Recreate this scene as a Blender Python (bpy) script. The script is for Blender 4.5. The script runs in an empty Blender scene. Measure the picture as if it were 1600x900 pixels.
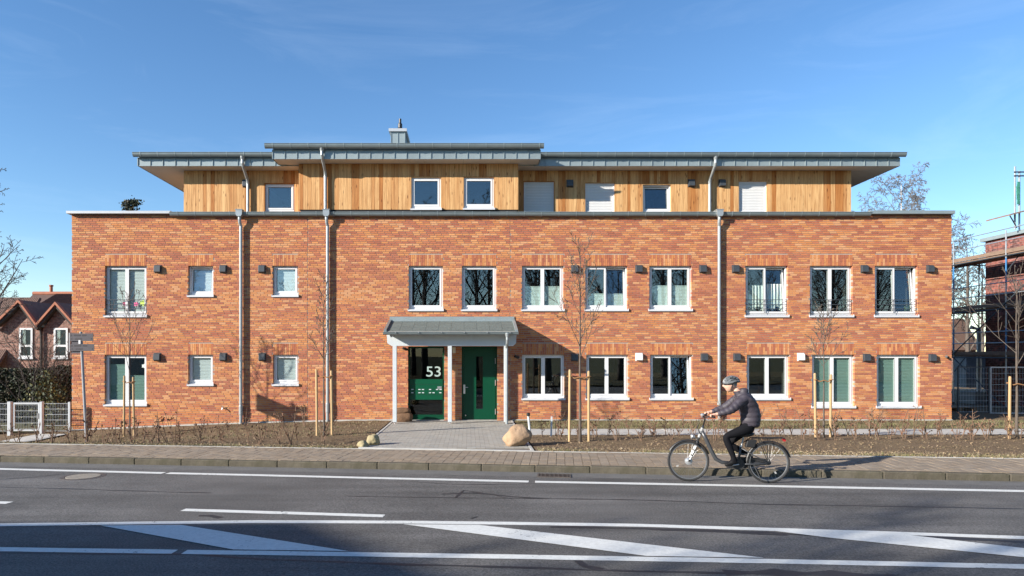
import bpy, bmesh, math, random
from mathutils import Vector, Matrix, noise
R = math.radians
sc = bpy.context.scene
COL = sc.collection

# ------------------------------------------------------------------ camera, sky, sun, exposure
F, CX, CY, HC = 1067.0, 732.0, 554.0, 2.1          # focal length and principal point in photo pixels, eye height
cam = bpy.data.cameras.new('camera'); camo = bpy.data.objects.new('camera', cam); COL.objects.link(camo)
camo.location = (0, 0, HC); camo.rotation_euler = (R(90), 0, 0)
cam.sensor_width = 36; cam.lens = 36 * F / 1600
cam.shift_x = (800 - CX) / 1600; cam.shift_y = (CY - 450) / 1600
cam.clip_start = 0.1; cam.clip_end = 4000
sc.camera = camo

SUN = Vector((-1.94, -1.0, 0.82)).normalized()      # towards the sun
w = bpy.data.worlds.new('World'); sc.world = w; w.use_nodes = True
nt = w.node_tree; nt.nodes.clear()
out = nt.nodes.new('ShaderNodeOutputWorld'); bg = nt.nodes.new('ShaderNodeBackground')
sky = nt.nodes.new('ShaderNodeTexSky'); sky.sky_type = 'NISHITA'; sky.sun_disc = False
sky.sun_elevation = math.asin(SUN.z); sky.sun_rotation = math.atan2(SUN.x, SUN.y)
sky.air_density = 1.0; sky.dust_density = 0.05; sky.ozone_density = 3.0; sky.altitude = 60
tc = nt.nodes.new('ShaderNodeTexCoord'); mp = nt.nodes.new('ShaderNodeMapping')
mp.inputs['Scale'].default_value = (0.9, 2.6, 7.0); mp.inputs['Rotation'].default_value = (0.1, 0.12, 0.5)
nz = nt.nodes.new('ShaderNodeTexNoise'); nz.inputs['Scale'].default_value = 2.1; nz.inputs['Detail'].default_value = 8
nz.inputs['Roughness'].default_value = 0.62; nz.inputs['Distortion'].default_value = 0.9
rp = nt.nodes.new('ShaderNodeValToRGB'); rp.color_ramp.elements[0].position = 0.52; rp.color_ramp.elements[1].position = 0.86
rp.color_ramp.elements[1].color = (0.07, 0.07, 0.07, 1)
mx = nt.nodes.new('ShaderNodeMixRGB'); mx.inputs[2].default_value = (7.0, 8.0, 9.2, 1)
nt.links.new(tc.outputs['Generated'], mp.inputs[0]); nt.links.new(mp.outputs[0], nz.inputs['Vector'])
nt.links.new(nz.outputs[0], rp.inputs[0]); nt.links.new(rp.outputs[0], mx.inputs[0])
hs = nt.nodes.new('ShaderNodeHueSaturation'); hs.inputs['Saturation'].default_value = 1.15; hs.inputs['Hue'].default_value = 0.503; hs.inputs['Value'].default_value = 1.0
nt.links.new(sky.outputs[0], hs.inputs['Color']); nt.links.new(hs.outputs[0], mx.inputs[1]); nt.links.new(mx.outputs[0], bg.inputs[0])
bg.inputs[1].default_value = 0.102
nt.links.new(bg.outputs[0], out.inputs[0])
sl = bpy.data.lights.new('sun', 'SUN'); sl.energy = 5.0; sl.angle = R(0.53); sl.color = (1.0, 0.93, 0.83)
so = bpy.data.objects.new('sun', sl); COL.objects.link(so); so.location = (-40, -20, 30)
so.rotation_euler = SUN.to_track_quat('Z', 'Y').to_euler()
vs = sc.view_settings; vs.view_transform = 'Standard'; vs.look = 'None'; vs.gamma = 1; vs.exposure = 1.05
vs.use_curve_mapping = False
sc.render.engine = 'CYCLES'; sc.cycles.max_bounces = 6; sc.cycles.transparent_max_bounces = 12
sc.cycles.use_denoising = True; sc.cycles.sample_clamp_indirect = 6; sc.cycles.caustics_reflective = False

# ------------------------------------------------------------------ helpers
def WX(px, Y): return (px - CX) / F * Y
def WZ(py, Y): return HC + (CY - py) / F * Y
Z0R, KR = -0.08, 0.004
def road_z(X): return Z0R + KR * X
def GR(px, py, dz=0.0):                                # photo pixel -> point on the road plane (+dz)
    u, v = (px - CX) / F, (py - CY) / F
    t = (HC - Z0R - dz) / (v + KR * u)
    X = t * u
    return Vector((X, t, road_z(X) + dz))
def lerp(a, b, t): return a + (b - a) * t
def sm(t): t = max(0, min(1, t)); return t * t * (3 - 2 * t)

class MB:
    def __init__(s): s.v, s.f, s.c, s.m = [], [], [], []
    def face(s, pts, c=None, m=0):
        n = len(s.v); s.v.extend([tuple(p) for p in pts]); s.f.append(tuple(range(n, n + len(pts)))); s.c.append(c); s.m.append(m)
    def box(s, x0, x1, y0, y1, z0, z1, c=None, m=0, back=True):
        n = len(s.v)
        s.v += [(x0,y0,z0),(x1,y0,z0),(x1,y1,z0),(x0,y1,z0),(x0,y0,z1),(x1,y0,z1),(x1,y1,z1),(x0,y1,z1)]
        fs = [(0,1,5,4),(1,2,6,5),(3,0,4,7),(0,3,2,1),(4,5,6,7)]
        if back: fs.append((2,3,7,6))
        for f in fs: s.f.append(tuple(n + i for i in f)); s.c.append(c); s.m.append(m)
    def obox(s, o, ax, ay, az, c=None, m=0):           # oriented box from corner o and three edge vectors
        o, ax, ay, az = map(Vector, (o, ax, ay, az)); n = len(s.v)
        for d in ((0,0,0),(1,0,0),(1,1,0),(0,1,0),(0,0,1),(1,0,1),(1,1,1),(0,1,1)):
            s.v.append(tuple(o + ax*d[0] + ay*d[1] + az*d[2]))
        for f in ((0,1,5,4),(1,2,6,5),(2,3,7,6),(3,0,4,7),(0,3,2,1),(4,5,6,7)):
            s.f.append(tuple(n + i for i in f)); s.c.append(c); s.m.append(m)
    def prism(s, poly, axis, a0, a1, c=None, m=0):      # poly in the other two coordinates, extruded along axis
        def P(p, a): return {'x': (a, p[0], p[1]), 'y': (p[0], a, p[1]), 'z': (p[0], p[1], a)}[axis]
        k = len(poly); n = len(s.v)
        s.v += [P(p, a0) for p in poly] + [P(p, a1) for p in poly]
        s.f.append(tuple(range(n, n + k))[::-1]); s.f.append(tuple(range(n + k, n + 2*k)))
        for i in range(k):
            j = (i + 1) % k; s.f.append((n+i, n+j, n+k+j, n+k+i))
        s.c += [c] * (k + 2); s.m += [m] * (k + 2)
    def tube(s, pts, rad, n=8, cap=True, c=None, m=0):
        pts = [Vector(p) for p in pts]
        if not isinstance(rad, (list, tuple)): rad = [rad] * len(pts)
        rings = []; ref = None
        for i, p in enumerate(pts):
            d = (pts[min(i+1, len(pts)-1)] - pts[max(i-1, 0)])
            if d.length < 1e-9: d = Vector((0,0,1))
            d.normalize()
            if ref is None: ref = Vector((0,1,0)) if abs(d.y) < 0.9 else Vector((1,0,0))
            a = d.cross(ref)
            if a.length < 1e-4: a = d.cross(Vector((1,0,0.3)))
            a.normalize(); b = d.cross(a); ref = b.cross(d) * -1 if False else ref
            base = len(s.v)
            for k in range(n):
                t = 2*math.pi*k/n
                s.v.append(tuple(p + a*(math.cos(t)*rad[i]) + b*(math.sin(t)*rad[i])))
            rings.append(base)
        for i in range(len(rings)-1):
            for k in range(n):
                k2 = (k+1) % n
                s.f.append((rings[i]+k, rings[i]+k2, rings[i+1]+k2, rings[i+1]+k)); s.c.append(c); s.m.append(m)
        if cap and n > 2:
            s.f.append(tuple(rings[0]+k for k in range(n))[::-1]); s.c.append(c); s.m.append(m)
            s.f.append(tuple(rings[-1]+k for k in range(n))); s.c.append(c); s.m.append(m)
    def ring(s, c, axis, R0, r, n=32, k=8):              # torus
        c = Vector(c); axis = Vector(axis).normalized()
        a = axis.orthogonal().normalized(); b = axis.cross(a); base = len(s.v)
        for i in range(n):
            t = 2*math.pi*i/n; d = a*math.cos(t) + b*math.sin(t)
            for j in range(k):
                q = 2*math.pi*j/k
                s.v.append(tuple(c + d*(R0 + r*math.cos(q)) + axis*(r*math.sin(q))))
        for i in range(n):
            for j in range(k):
                i2, j2 = (i+1) % n, (j+1) % k
                s.f.append((base+i*k+j, base+i2*k+j, base+i2*k+j2, base+i*k+j2)); s.c.append(None); s.m.append(0)
    def lathe(s, prof, c=(0,0,0), n=16, col=None, m=0):   # prof: (r, z)
        c = Vector(c); base = len(s.v)
        for (r, z) in prof:
            for k in range(n):
                t = 2*math.pi*k/n; s.v.append((c.x + r*math.cos(t), c.y + r*math.sin(t), c.z + z))
        for i in range(len(prof)-1):
            for k in range(n):
                k2 = (k+1) % n
                s.f.append((base+i*n+k, base+i*n+k2, base+(i+1)*n+k2, base+(i+1)*n+k)); s.c.append(col); s.m.append(m)
        s.f.append(tuple(base+k for k in range(n))[::-1]); s.c.append(col); s.m.append(m)
        s.f.append(tuple(base+(len(prof)-1)*n+k for k in range(n))); s.c.append(col); s.m.append(m)
    def mesh(s, name, mats, smooth=False):
        me = bpy.data.meshes.new(name); me.from_pydata(s.v, [], s.f)
        for m in (mats if isinstance(mats, (list, tuple)) else [mats]): me.materials.append(m)
        if any(s.m): me.polygons.foreach_set('material_index', s.m)
        if any(c is not None for c in s.c):
            at = me.attributes.new('Col', 'FLOAT_COLOR', 'FACE')
            flat = []
            for c in s.c:
                c = c or (0.5, 0.5, 0.5); flat += [c[0], c[1], c[2], 1.0]
            at.data.foreach_set('color', flat)
        if smooth: me.polygons.foreach_set('use_smooth', [True] * len(me.polygons))
        me.update(); return me
    def build(s, name, mats, parent=None, smooth=False, bevel=0):
        return link(name, s.mesh(name, mats, smooth), parent, bevel=bevel)

def link(name, me, parent=None, loc=None, bevel=0):
    o = bpy.data.objects.new(name, me); COL.objects.link(o)
    if parent is not None:
        o.parent = parent
        if loc is None:
            wl = parent.get('_wl'); o.location = (-wl[0], -wl[1], -wl[2]) if wl else (0,0,0)
    if loc is not None: o.location = loc
    if bevel:
        b = o.modifiers.new('bevel', 'BEVEL'); b.width = bevel; b.segments = 2; b.limit_method = 'ANGLE'
    return o
def tag(o, label=None, cat=None, group=None, kind=None):
    if label: o['label'] = label
    if cat: o['category'] = cat
    if group: o['group'] = group
    if kind: o['kind'] = kind
    return o
def thing(name, label, cat, loc=(0,0,0), group=None, world=True, rz=0):
    o = bpy.data.objects.new(name, None); COL.objects.link(o); o.location = loc; o.rotation_euler = (0,0,rz)
    o.empty_display_size = 0.2
    if world: o['_wl'] = tuple(loc)                     # children are modelled in world coordinates
    return tag(o, label, cat, group)
def copy_tree(o, parent=None):
    c = o.copy(); COL.objects.link(c)
    if parent is not None: c.parent = parent
    for ch in list(o.children): copy_tree(ch, c)
    return c

# ------------------------------------------------------------------ materials
def nodes(name):
    m = bpy.data.materials.new(name); m.use_nodes = True; t = m.node_tree; t.nodes.clear()
    o = t.nodes.new('ShaderNodeOutputMaterial'); b = t.nodes.new('ShaderNodeBsdfPrincipled')
    t.links.new(b.outputs[0], o.inputs[0]); return m, t, b
def N(t, ty, **k):
    n = t.nodes.new(ty)
    for a, v in k.items():
        if a in n.inputs: n.inputs[a].default_value = v
        else: setattr(n, a, v)
    return n
def pm(name, col, rough=0.6, metal=0.0, var=0.12, scale=6.0, bump=0.0, bscale=40.0, attr=False, rnd=0.0, spec=0.5,
       dirt=None, dscale=1.3, damt=0.35, stretch=None, trans=0.0):
    m, t, b = nodes(name); L = t.links
    b.inputs['Roughness'].default_value = rough; b.inputs['Metallic'].default_value = metal
    b.inputs['Specular IOR Level'].default_value = spec
    tcn = N(t, 'ShaderNodeTexCoord'); vec = tcn.outputs['Object']
    if stretch:
        mpn = N(t, 'ShaderNodeMapping'); mpn.inputs['Scale'].default_value = stretch; L.new(vec, mpn.inputs[0]); vec = mpn.outputs[0]
    nz = N(t, 'ShaderNodeTexNoise', Scale=scale, Detail=5.0, Roughness=0.6); L.new(vec, nz.inputs['Vector'])
    mr = N(t, 'ShaderNodeMapRange'); mr.inputs['From Min'].default_value = 0.25; mr.inputs['From Max'].default_value = 0.75
    mr.inputs['To Min'].default_value = 1 - var; mr.inputs['To Max'].default_value = 1 + var; L.new(nz.outputs[0], mr.inputs[0])
    val = mr.outputs[0]
    if rnd:
        oi = N(t, 'ShaderNodeObjectInfo'); m2 = N(t, 'ShaderNodeMapRange')
        m2.inputs['To Min'].default_value = 1 - rnd; m2.inputs['To Max'].default_value = 1 + rnd
        L.new(oi.outputs['Random'], m2.inputs[0]); mu = N(t, 'ShaderNodeMath', operation='MULTIPLY')
        L.new(val, mu.inputs[0]); L.new(m2.outputs[0], mu.inputs[1]); val = mu.outputs[0]
    vm = N(t, 'ShaderNodeVectorMath', operation='SCALE'); L.new(val, vm.inputs['Scale'])
    if attr:
        a = N(t, 'ShaderNodeAttribute', attribute_name='Col'); L.new(a.outputs['Color'], vm.inputs[0])
    else: vm.inputs[0].default_value = col
    colo = vm.outputs[0]
    if dirt:
        dn = N(t, 'ShaderNodeTexNoise', Scale=dscale, Detail=6.0, Roughness=0.65); L.new(tcn.outputs['Object'], dn.inputs['Vector'])
        dr = N(t, 'ShaderNodeMapRange'); dr.inputs['From Min'].default_value = 0.42; dr.inputs['From Max'].default_value = 0.72
        dr.inputs['To Max'].default_value = damt; L.new(dn.outputs[0], dr.inputs[0])
        mi = N(t, 'ShaderNodeMixRGB'); mi.inputs[2].default_value = (*dirt, 1); L.new(dr.outputs[0], mi.inputs[0])
        L.new(colo, mi.inputs[1]); colo = mi.outputs[0]
    L.new(colo, b.inputs['Base Color'])
    if bump:
        bn = N(t, 'ShaderNodeTexNoise', Scale=bscale, Detail=4.0, Roughness=0.6); L.new(vec, bn.inputs['Vector'])
        bp = N(t, 'ShaderNodeBump', Strength=bump, Distance=0.02); L.new(bn.outputs[0], bp.inputs['Height']); L.new(bp.outputs[0], b.inputs['Normal'])
    if trans:
        b.inputs['Transmission Weight'].default_value = trans
    return m
M = {}
M['brick'] = pm('brick', (0.45,0.2,0.1), 0.85, var=0.10, scale=30, attr=True, bump=0.25, bscale=90, spec=0.15, dirt=(0.40,0.20,0.10), dscale=0.55, damt=0.18)
M['mortar'] = pm('mortar', (0.34,0.30,0.26), 0.95, var=0.12, scale=12, bump=0.2, bscale=160, spec=0.1)
M['joint'] = pm('joint_filler', (0.25,0.21,0.18), 0.9)
M['white'] = pm('white_plastic', (0.68,0.68,0.68), 0.35, var=0.03)
M['sill'] = pm('sill_aluminium', (0.56,0.57,0.59), 0.45, var=0.04, metal=0.0)
M['zinc'] = pm('zinc', (0.26,0.31,0.32), 0.42, var=0.10, scale=3, metal=0.25, rnd=0.07)
M['gutter'] = pm('gutter_zinc', (0.20,0.24,0.25), 0.4, var=0.12, scale=3, metal=0.35)
M['pipe'] = pm('downpipe_zinc', (0.33,0.36,0.37), 0.38, var=0.08, scale=5, metal=0.35)
M['coping'] = pm('coping_metal', (0.44,0.46,0.48), 0.4, var=0.05, metal=0.2)
M['soffit'] = pm('soffit_board', (0.62,0.57,0.50), 0.7, var=0.05, scale=2, rnd=0.03)
M['anthracite'] = pm('anthracite', (0.045,0.052,0.06), 0.45, var=0.15)
M['black'] = pm('black_metal', (0.012,0.012,0.014), 0.45)
M['membrane'] = pm('membrane', (0.03,0.03,0.032), 0.9)
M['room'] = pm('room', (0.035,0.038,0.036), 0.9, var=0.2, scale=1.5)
M['green'] = pm('door_green', (0.001,0.052,0.024), 0.38, spec=0.25, var=0.06, scale=2)
M['mailgreen'] = pm('mailbox_green', (0.001,0.066,0.030), 0.4, spec=0.25, var=0.05, scale=2)
M['steel'] = pm('steel', (0.55,0.55,0.56), 0.3, metal=0.9, var=0.06)
M['lampglass'] = pm('lamp_glass', (0.72,0.66,0.52), 0.35)
M['whitepaint'] = pm('white_paint', (0.50,0.54,0.56), 0.5, var=0.04)
M['blind_green'] = pm('blind_green', (0.22,0.34,0.30), 0.8, var=0.05)
M['blind_pale'] = pm('blind_pale', (0.62,0.70,0.66), 0.8, var=0.05)
M['blind_white'] = pm('blind_white', (0.80,0.82,0.82), 0.8, var=0.04)
M['blind_grey'] = pm('blind_grey', (0.74,0.77,0.80), 0.8, var=0.04)
M['curtain'] = pm('curtain', (0.62,0.66,0.62), 0.85, var=0.25, scale=4, stretch=(6,1,1))
M['shutter'] = pm('shutter', (0.66,0.66,0.65), 0.5, var=0.03)
M['pink'] = pm('sticker_pink', (0.85,0.12,0.32), 0.6)
M['lime'] = pm('sticker_lime', (0.55,0.75,0.12), 0.6)
M['shingle'] = pm('shingle', (0.115,0.135,0.125), 0.85, var=0.2, scale=9, bump=0.3, bscale=120, rnd=0.08)
M['number'] = pm('number_foil', (0.34,0.44,0.42), 0.5, var=0.02)
M['concrete'] = pm('concrete', (0.44,0.43,0.40), 0.9, var=0.12, scale=5, bump=0.2, bscale=90, dirt=(0.24,0.22,0.19), damt=0.4)
M['kerb'] = pm('kerb_stone', (0.105,0.092,0.072), 0.95, var=0.3, scale=4, bump=0.6, bscale=35, rnd=0.08, dirt=(0.055,0.055,0.030), dscale=1.3, damt=0.7, spec=0.1)
M['paver'] = pm('paver_brown', (0.27,0.205,0.16), 0.9, var=0.12, scale=6, bump=0.25, bscale=110, attr=True, dirt=(0.19,0.155,0.12), dscale=0.8, damt=0.5)
M['pavergrey'] = pm('paver_grey', (0.34,0.335,0.31), 0.9, var=0.10, scale=6, bump=0.25, bscale=110, attr=True, dirt=(0.27,0.25,0.22), dscale=0.6, damt=0.4)
M['jointsand'] = pm('joint_sand', (0.13,0.11,0.09), 0.95, var=0.2, scale=20)
M['line'] = pm('road_paint', (0.74,0.74,0.70), 0.7, var=0.07, scale=10, dirt=(0.30,0.30,0.29), dscale=7.0, damt=0.5, bump=0.2, bscale=200)
def line_mat():
    m, t, b = nodes('road_paint'); L = t.links; b.inputs['Roughness'].default_value = 0.7; b.inputs['Specular IOR Level'].default_value = 0.3
    tcn = N(t, 'ShaderNodeTexCoord'); n1 = N(t, 'ShaderNodeTexNoise', Scale=16.0, Detail=8.0, Roughness=0.75); n2 = N(t, 'ShaderNodeTexNoise', Scale=1.4, Detail=4.0); n3 = N(t, 'ShaderNodeTexNoise', Scale=60.0, Detail=2.0)
    for n in (n1, n2, n3): L.new(tcn.outputs['Object'], n.inputs['Vector'])
    r2 = N(t, 'ShaderNodeMapRange'); r2.inputs['From Min'].default_value = 0.35; r2.inputs['From Max'].default_value = 0.7; r2.inputs['To Min'].default_value = 0.72; r2.inputs['To Max'].default_value = 0.58; L.new(n2.outputs[0], r2.inputs[0])
    gt = N(t, 'ShaderNodeMath', operation='SUBTRACT'); L.new(n1.outputs[0], gt.inputs[0]); L.new(r2.outputs[0], gt.inputs[1])
    r1 = N(t, 'ShaderNodeMapRange'); r1.inputs['From Min'].default_value = -0.04; r1.inputs['From Max'].default_value = 0.03; L.new(gt.outputs[0], r1.inputs[0])
    g = N(t, 'ShaderNodeValToRGB'); e = g.color_ramp.elements; e[0].position = 0.3; e[0].color = (0.52,0.52,0.49,1); e[1].position = 0.65; e[1].color = (0.70,0.70,0.66,1); L.new(n1.outputs[0], g.inputs[0])
    mi = N(t, 'ShaderNodeMixRGB'); mi.inputs[2].default_value = (0.10,0.10,0.10,1); L.new(r1.outputs[0], mi.inputs[0]); L.new(g.outputs[0], mi.inputs[1]); L.new(mi.outputs[0], b.inputs['Base Color'])
    bp = N(t, 'ShaderNodeBump', Strength=0.3, Distance=0.006); L.new(n3.outputs[0], bp.inputs['Height']); L.new(bp.outputs[0], b.inputs['Normal']); return m
M['line'] = line_mat()
M['tar'] = pm('tar', (0.022,0.022,0.024), 0.6, var=0.3, scale=12)
M['iron'] = pm('cast_iron', (0.10,0.085,0.075), 0.6, metal=0.3, var=0.3, scale=14)
M['manhole'] = pm('manhole_concrete', (0.24,0.21,0.17), 0.85, var=0.2, scale=14, bump=0.3)
M['bark'] = pm('bark', (0.10,0.08,0.065), 0.9, var=0.25, scale=14, bump=0.3)
M['barkdark'] = pm('bark_dark', (0.055,0.047,0.042), 0.9, var=0.25, scale=14)
M['barkbirch'] = pm('bark_birch', (0.50,0.49,0.50), 0.8, var=0.3, scale=5)
M['twigbirch'] = pm('twig_birch', (0.15,0.135,0.125), 0.9, var=0.15)
M['stake'] = pm('stake_wood', (0.43,0.29,0.145), 0.75, var=0.15, scale=6, stretch=(8,8,1), rnd=0.1)
M['strap'] = pm('strap', (0.30,0.15,0.06), 0.8, var=0.2)
M['whip'] = pm('whip_stem', (0.16,0.10,0.065), 0.9, var=0.2)
M['dryleaf'] = pm('dry_leaf', (0.17,0.085,0.05), 0.9, var=0.35, scale=8)
M['litter'] = pm('litter', (0.20,0.15,0.10), 0.95, attr=True, var=0.2, scale=14)
M['boulder'] = pm('boulder', (0.36,0.235,0.14), 0.9, var=0.35, scale=6, bump=1.0, bscale=12, dirt=(0.16,0.12,0.09), dscale=3.0, damt=0.6)
M['fieldstone'] = pm('fieldstone', (0.33,0.27,0.15), 0.85, var=0.25, scale=6, bump=0.6, bscale=20, dirt=(0.13,0.13,0.06), dscale=5.0, damt=0.5)
M['sack'] = pm('sack', (0.13,0.07,0.035), 0.85, var=0.35, scale=7, bump=0.5, bscale=18)
M['polegrey'] = pm('pole_grey', (0.26,0.27,0.29), 0.5, metal=0.2, var=0.08)
M['galv'] = pm('galvanised', (0.52,0.54,0.56), 0.42, metal=0.3, var=0.08)
M['signface'] = pm('sign_face', (0.055,0.048,0.058), 0.55, var=0.08)
M['signmark'] = pm('sign_mark', (0.012,0.009,0.015), 0.6)
M['rust'] = pm('old_brick_dark', (0.16,0.06,0.045), 0.9)

def brick_tex(name, c1, c2, mort, sx, sy, axis, bump=0.5, var=0.3):
    m, t, b = nodes(name); L = t.links; b.inputs['Roughness'].default_value = 0.9; b.inputs['Specular IOR Level'].default_value = 0.2
    tcn = N(t, 'ShaderNodeTexCoord'); sp = N(t, 'ShaderNodeSeparateXYZ'); cb = N(t, 'ShaderNodeCombineXYZ')
    L.new(tcn.outputs['Object'], sp.inputs[0]); L.new(sp.outputs['X' if axis == 'x' else 'Y'], cb.inputs[0]); L.new(sp.outputs['Z'], cb.inputs[1])
    br = N(t, 'ShaderNodeTexBrick'); br.inputs['Scale'].default_value = 1.0; br.inputs['Brick Width'].default_value = sx; br.inputs['Row Height'].default_value = sy
    br.inputs['Mortar Size'].default_value = 0.006; br.inputs['Color1'].default_value = (*c1,1); br.inputs['Color2'].default_value = (*c2,1); br.inputs['Mortar'].default_value = (*mort,1)
    L.new(cb.outputs[0], br.inputs['Vector'])
    nz = N(t, 'ShaderNodeTexNoise', Scale=9.0, Detail=6.0); L.new(tcn.outputs['Object'], nz.inputs['Vector'])
    mr = N(t, 'ShaderNodeMapRange'); mr.inputs['From Min'].default_value = 0.3; mr.inputs['From Max'].default_value = 0.7; mr.inputs['To Min'].default_value = 1-var; mr.inputs['To Max'].default_value = 1+var
    L.new(nz.outputs[0], mr.inputs[0]); vm = N(t, 'ShaderNodeVectorMath', operation='SCALE'); L.new(br.outputs[0], vm.inputs[0]); L.new(mr.outputs[0], vm.inputs['Scale'])
    L.new(vm.outputs[0], b.inputs['Base Color'])
    bp = N(t, 'ShaderNodeBump', Strength=bump, Distance=0.02, invert=True); L.new(br.outputs['Fac'], bp.inputs['Height']); L.new(bp.outputs[0], b.inputs['Normal'])
    return m
M['sidebrick'] = brick_tex('side_brick', (0.47,0.21,0.10), (0.33,0.12,0.07), (0.33,0.27,0.22), 0.222, 0.0645, 'y')
M['oldbrick'] = brick_tex('old_brick', (0.30,0.155,0.12), (0.19,0.092,0.075), (0.30,0.25,0.21), 0.25, 0.075, 'x', var=0.45)
M['sitebrick'] = brick_tex('site_brick', (0.26,0.085,0.065), (0.09,0.045,0.045), (0.20,0.16,0.14), 0.25, 0.083, 'y', var=0.5)

def wood_mat():
    m, t, b = nodes('larch_board'); L = t.links; b.inputs['Roughness'].default_value = 0.7; b.inputs['Specular IOR Level'].default_value = 0.25
    tcn = N(t, 'ShaderNodeTexCoord'); oi = N(t, 'ShaderNodeObjectInfo')
    off = N(t, 'ShaderNodeVectorMath', operation='SCALE'); off.inputs[0].default_value = (17, 3, 41); L.new(oi.outputs['Random'], off.inputs['Scale'])
    ad = N(t, 'ShaderNodeVectorMath', operation='ADD'); L.new(tcn.outputs['Object'], ad.inputs[0]); L.new(off.outputs[0], ad.inputs[1])
    mp = N(t, 'ShaderNodeMapping'); mp.inputs['Scale'].default_value = (26, 6, 1.3); L.new(ad.outputs[0], mp.inputs[0])
    g = N(t, 'ShaderNodeTexNoise', Scale=1.0, Detail=6.0, Roughness=0.65, Distortion=0.6); L.new(mp.outputs[0], g.inputs['Vector'])
    r = N(t, 'ShaderNodeValToRGB'); e = r.color_ramp.elements; e[0].position = 0.28; e[0].color = (0.34,0.17,0.065,1); e[1].position = 0.62; e[1].color = (0.60,0.38,0.18,1)
    L.new(g.outputs[0], r.inputs[0])
    mp2 = N(t, 'ShaderNodeMapping'); mp2.inputs['Scale'].default_value = (9, 4, 2.6); L.new(ad.outputs[0], mp2.inputs[0])
    v = N(t, 'ShaderNodeTexVoronoi', Scale=1.0); L.new(mp2.outputs[0], v.inputs['Vector'])
    kr = N(t, 'ShaderNodeMapRange'); kr.inputs['From Min'].default_value = 0.07; kr.inputs['From Max'].default_value = 0.20; kr.inputs['To Min'].default_value = 0.9; kr.inputs['To Max'].default_value = 0.0
    L.new(v.outputs['Distance'], kr.inputs[0])
    kn = N(t, 'ShaderNodeMixRGB'); kn.inputs[2].default_value = (0.16,0.07,0.03,1); L.new(kr.outputs[0], kn.inputs[0]); L.new(r.outputs[0], kn.inputs[1])
    hm = N(t, 'ShaderNodeMixRGB', blend_type='MULTIPLY'); hm.inputs[0].default_value = 1.0
    rr = N(t, 'ShaderNodeValToRGB'); e = rr.color_ramp.elements; e[0].color = (0.74,0.50,0.32,1); e[0].position = 0.08; e[1].color = (1.14,1.12,1.08,1); e2 = rr.color_ramp.elements.new(0.38); e2.color = (1.0,0.90,0.80,1)
    L.new(oi.outputs['Random'], rr.inputs[0]); L.new(kn.outputs[0], hm.inputs[1]); L.new(rr.outputs[0], hm.inputs[2])
    L.new(hm.outputs[0], b.inputs['Base Color'])
    bp = N(t, 'ShaderNodeBump', Strength=0.15, Distance=0.01); L.new(g.outputs[0], bp.inputs['Height']); L.new(bp.outputs[0], b.inputs['Normal'])
    return m
M['larch'] = wood_mat()

def glass_mat(name, base, tint):
    m = bpy.data.materials.new(name); m.use_nodes = True; t = m.node_tree; t.nodes.clear(); L = t.links
    o = N(t, 'ShaderNodeOutputMaterial'); tr = N(t, 'ShaderNodeBsdfTransparent'); tr.inputs[0].default_value = (*tint, 1)
    gl = N(t, 'ShaderNodeBsdfGlossy'); gl.inputs['Roughness'].default_value = 0.004; gl.inputs[0].default_value = (0.92,0.96,1,1)
    lw = N(t, 'ShaderNodeLayerWeight', Blend=0.5); fr = N(t, 'ShaderNodeMath', operation='POWER'); fr.inputs[1].default_value = 4.5; L.new(lw.outputs['Facing'], fr.inputs[0]); ad = N(t, 'ShaderNodeMath', operation='ADD', use_clamp=True); ad.inputs[1].default_value = base
    tcn = N(t, 'ShaderNodeTexCoord'); nz = N(t, 'ShaderNodeTexNoise', Scale=1.1, Detail=1.0); L.new(tcn.outputs['Object'], nz.inputs['Vector'])
    bp = N(t, 'ShaderNodeBump', Strength=0.05, Distance=0.02); L.new(nz.outputs[0], bp.inputs['Height']); L.new(bp.outputs[0], gl.inputs['Normal'])
    mx = N(t, 'ShaderNodeMixShader'); L.new(fr.outputs[0], ad.inputs[0]); L.new(ad.outputs[0], mx.inputs[0])
    L.new(tr.outputs[0], mx.inputs[1]); L.new(gl.outputs[0], mx.inputs[2]); L.new(mx.outputs[0], o.inputs[0]); return m
M['glass'] = glass_mat('window_glass', 0.10, (0.91,0.95,0.935))
M['darkglass'] = glass_mat('dark_glass', 0.045, (0.45,0.5,0.5))

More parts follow.
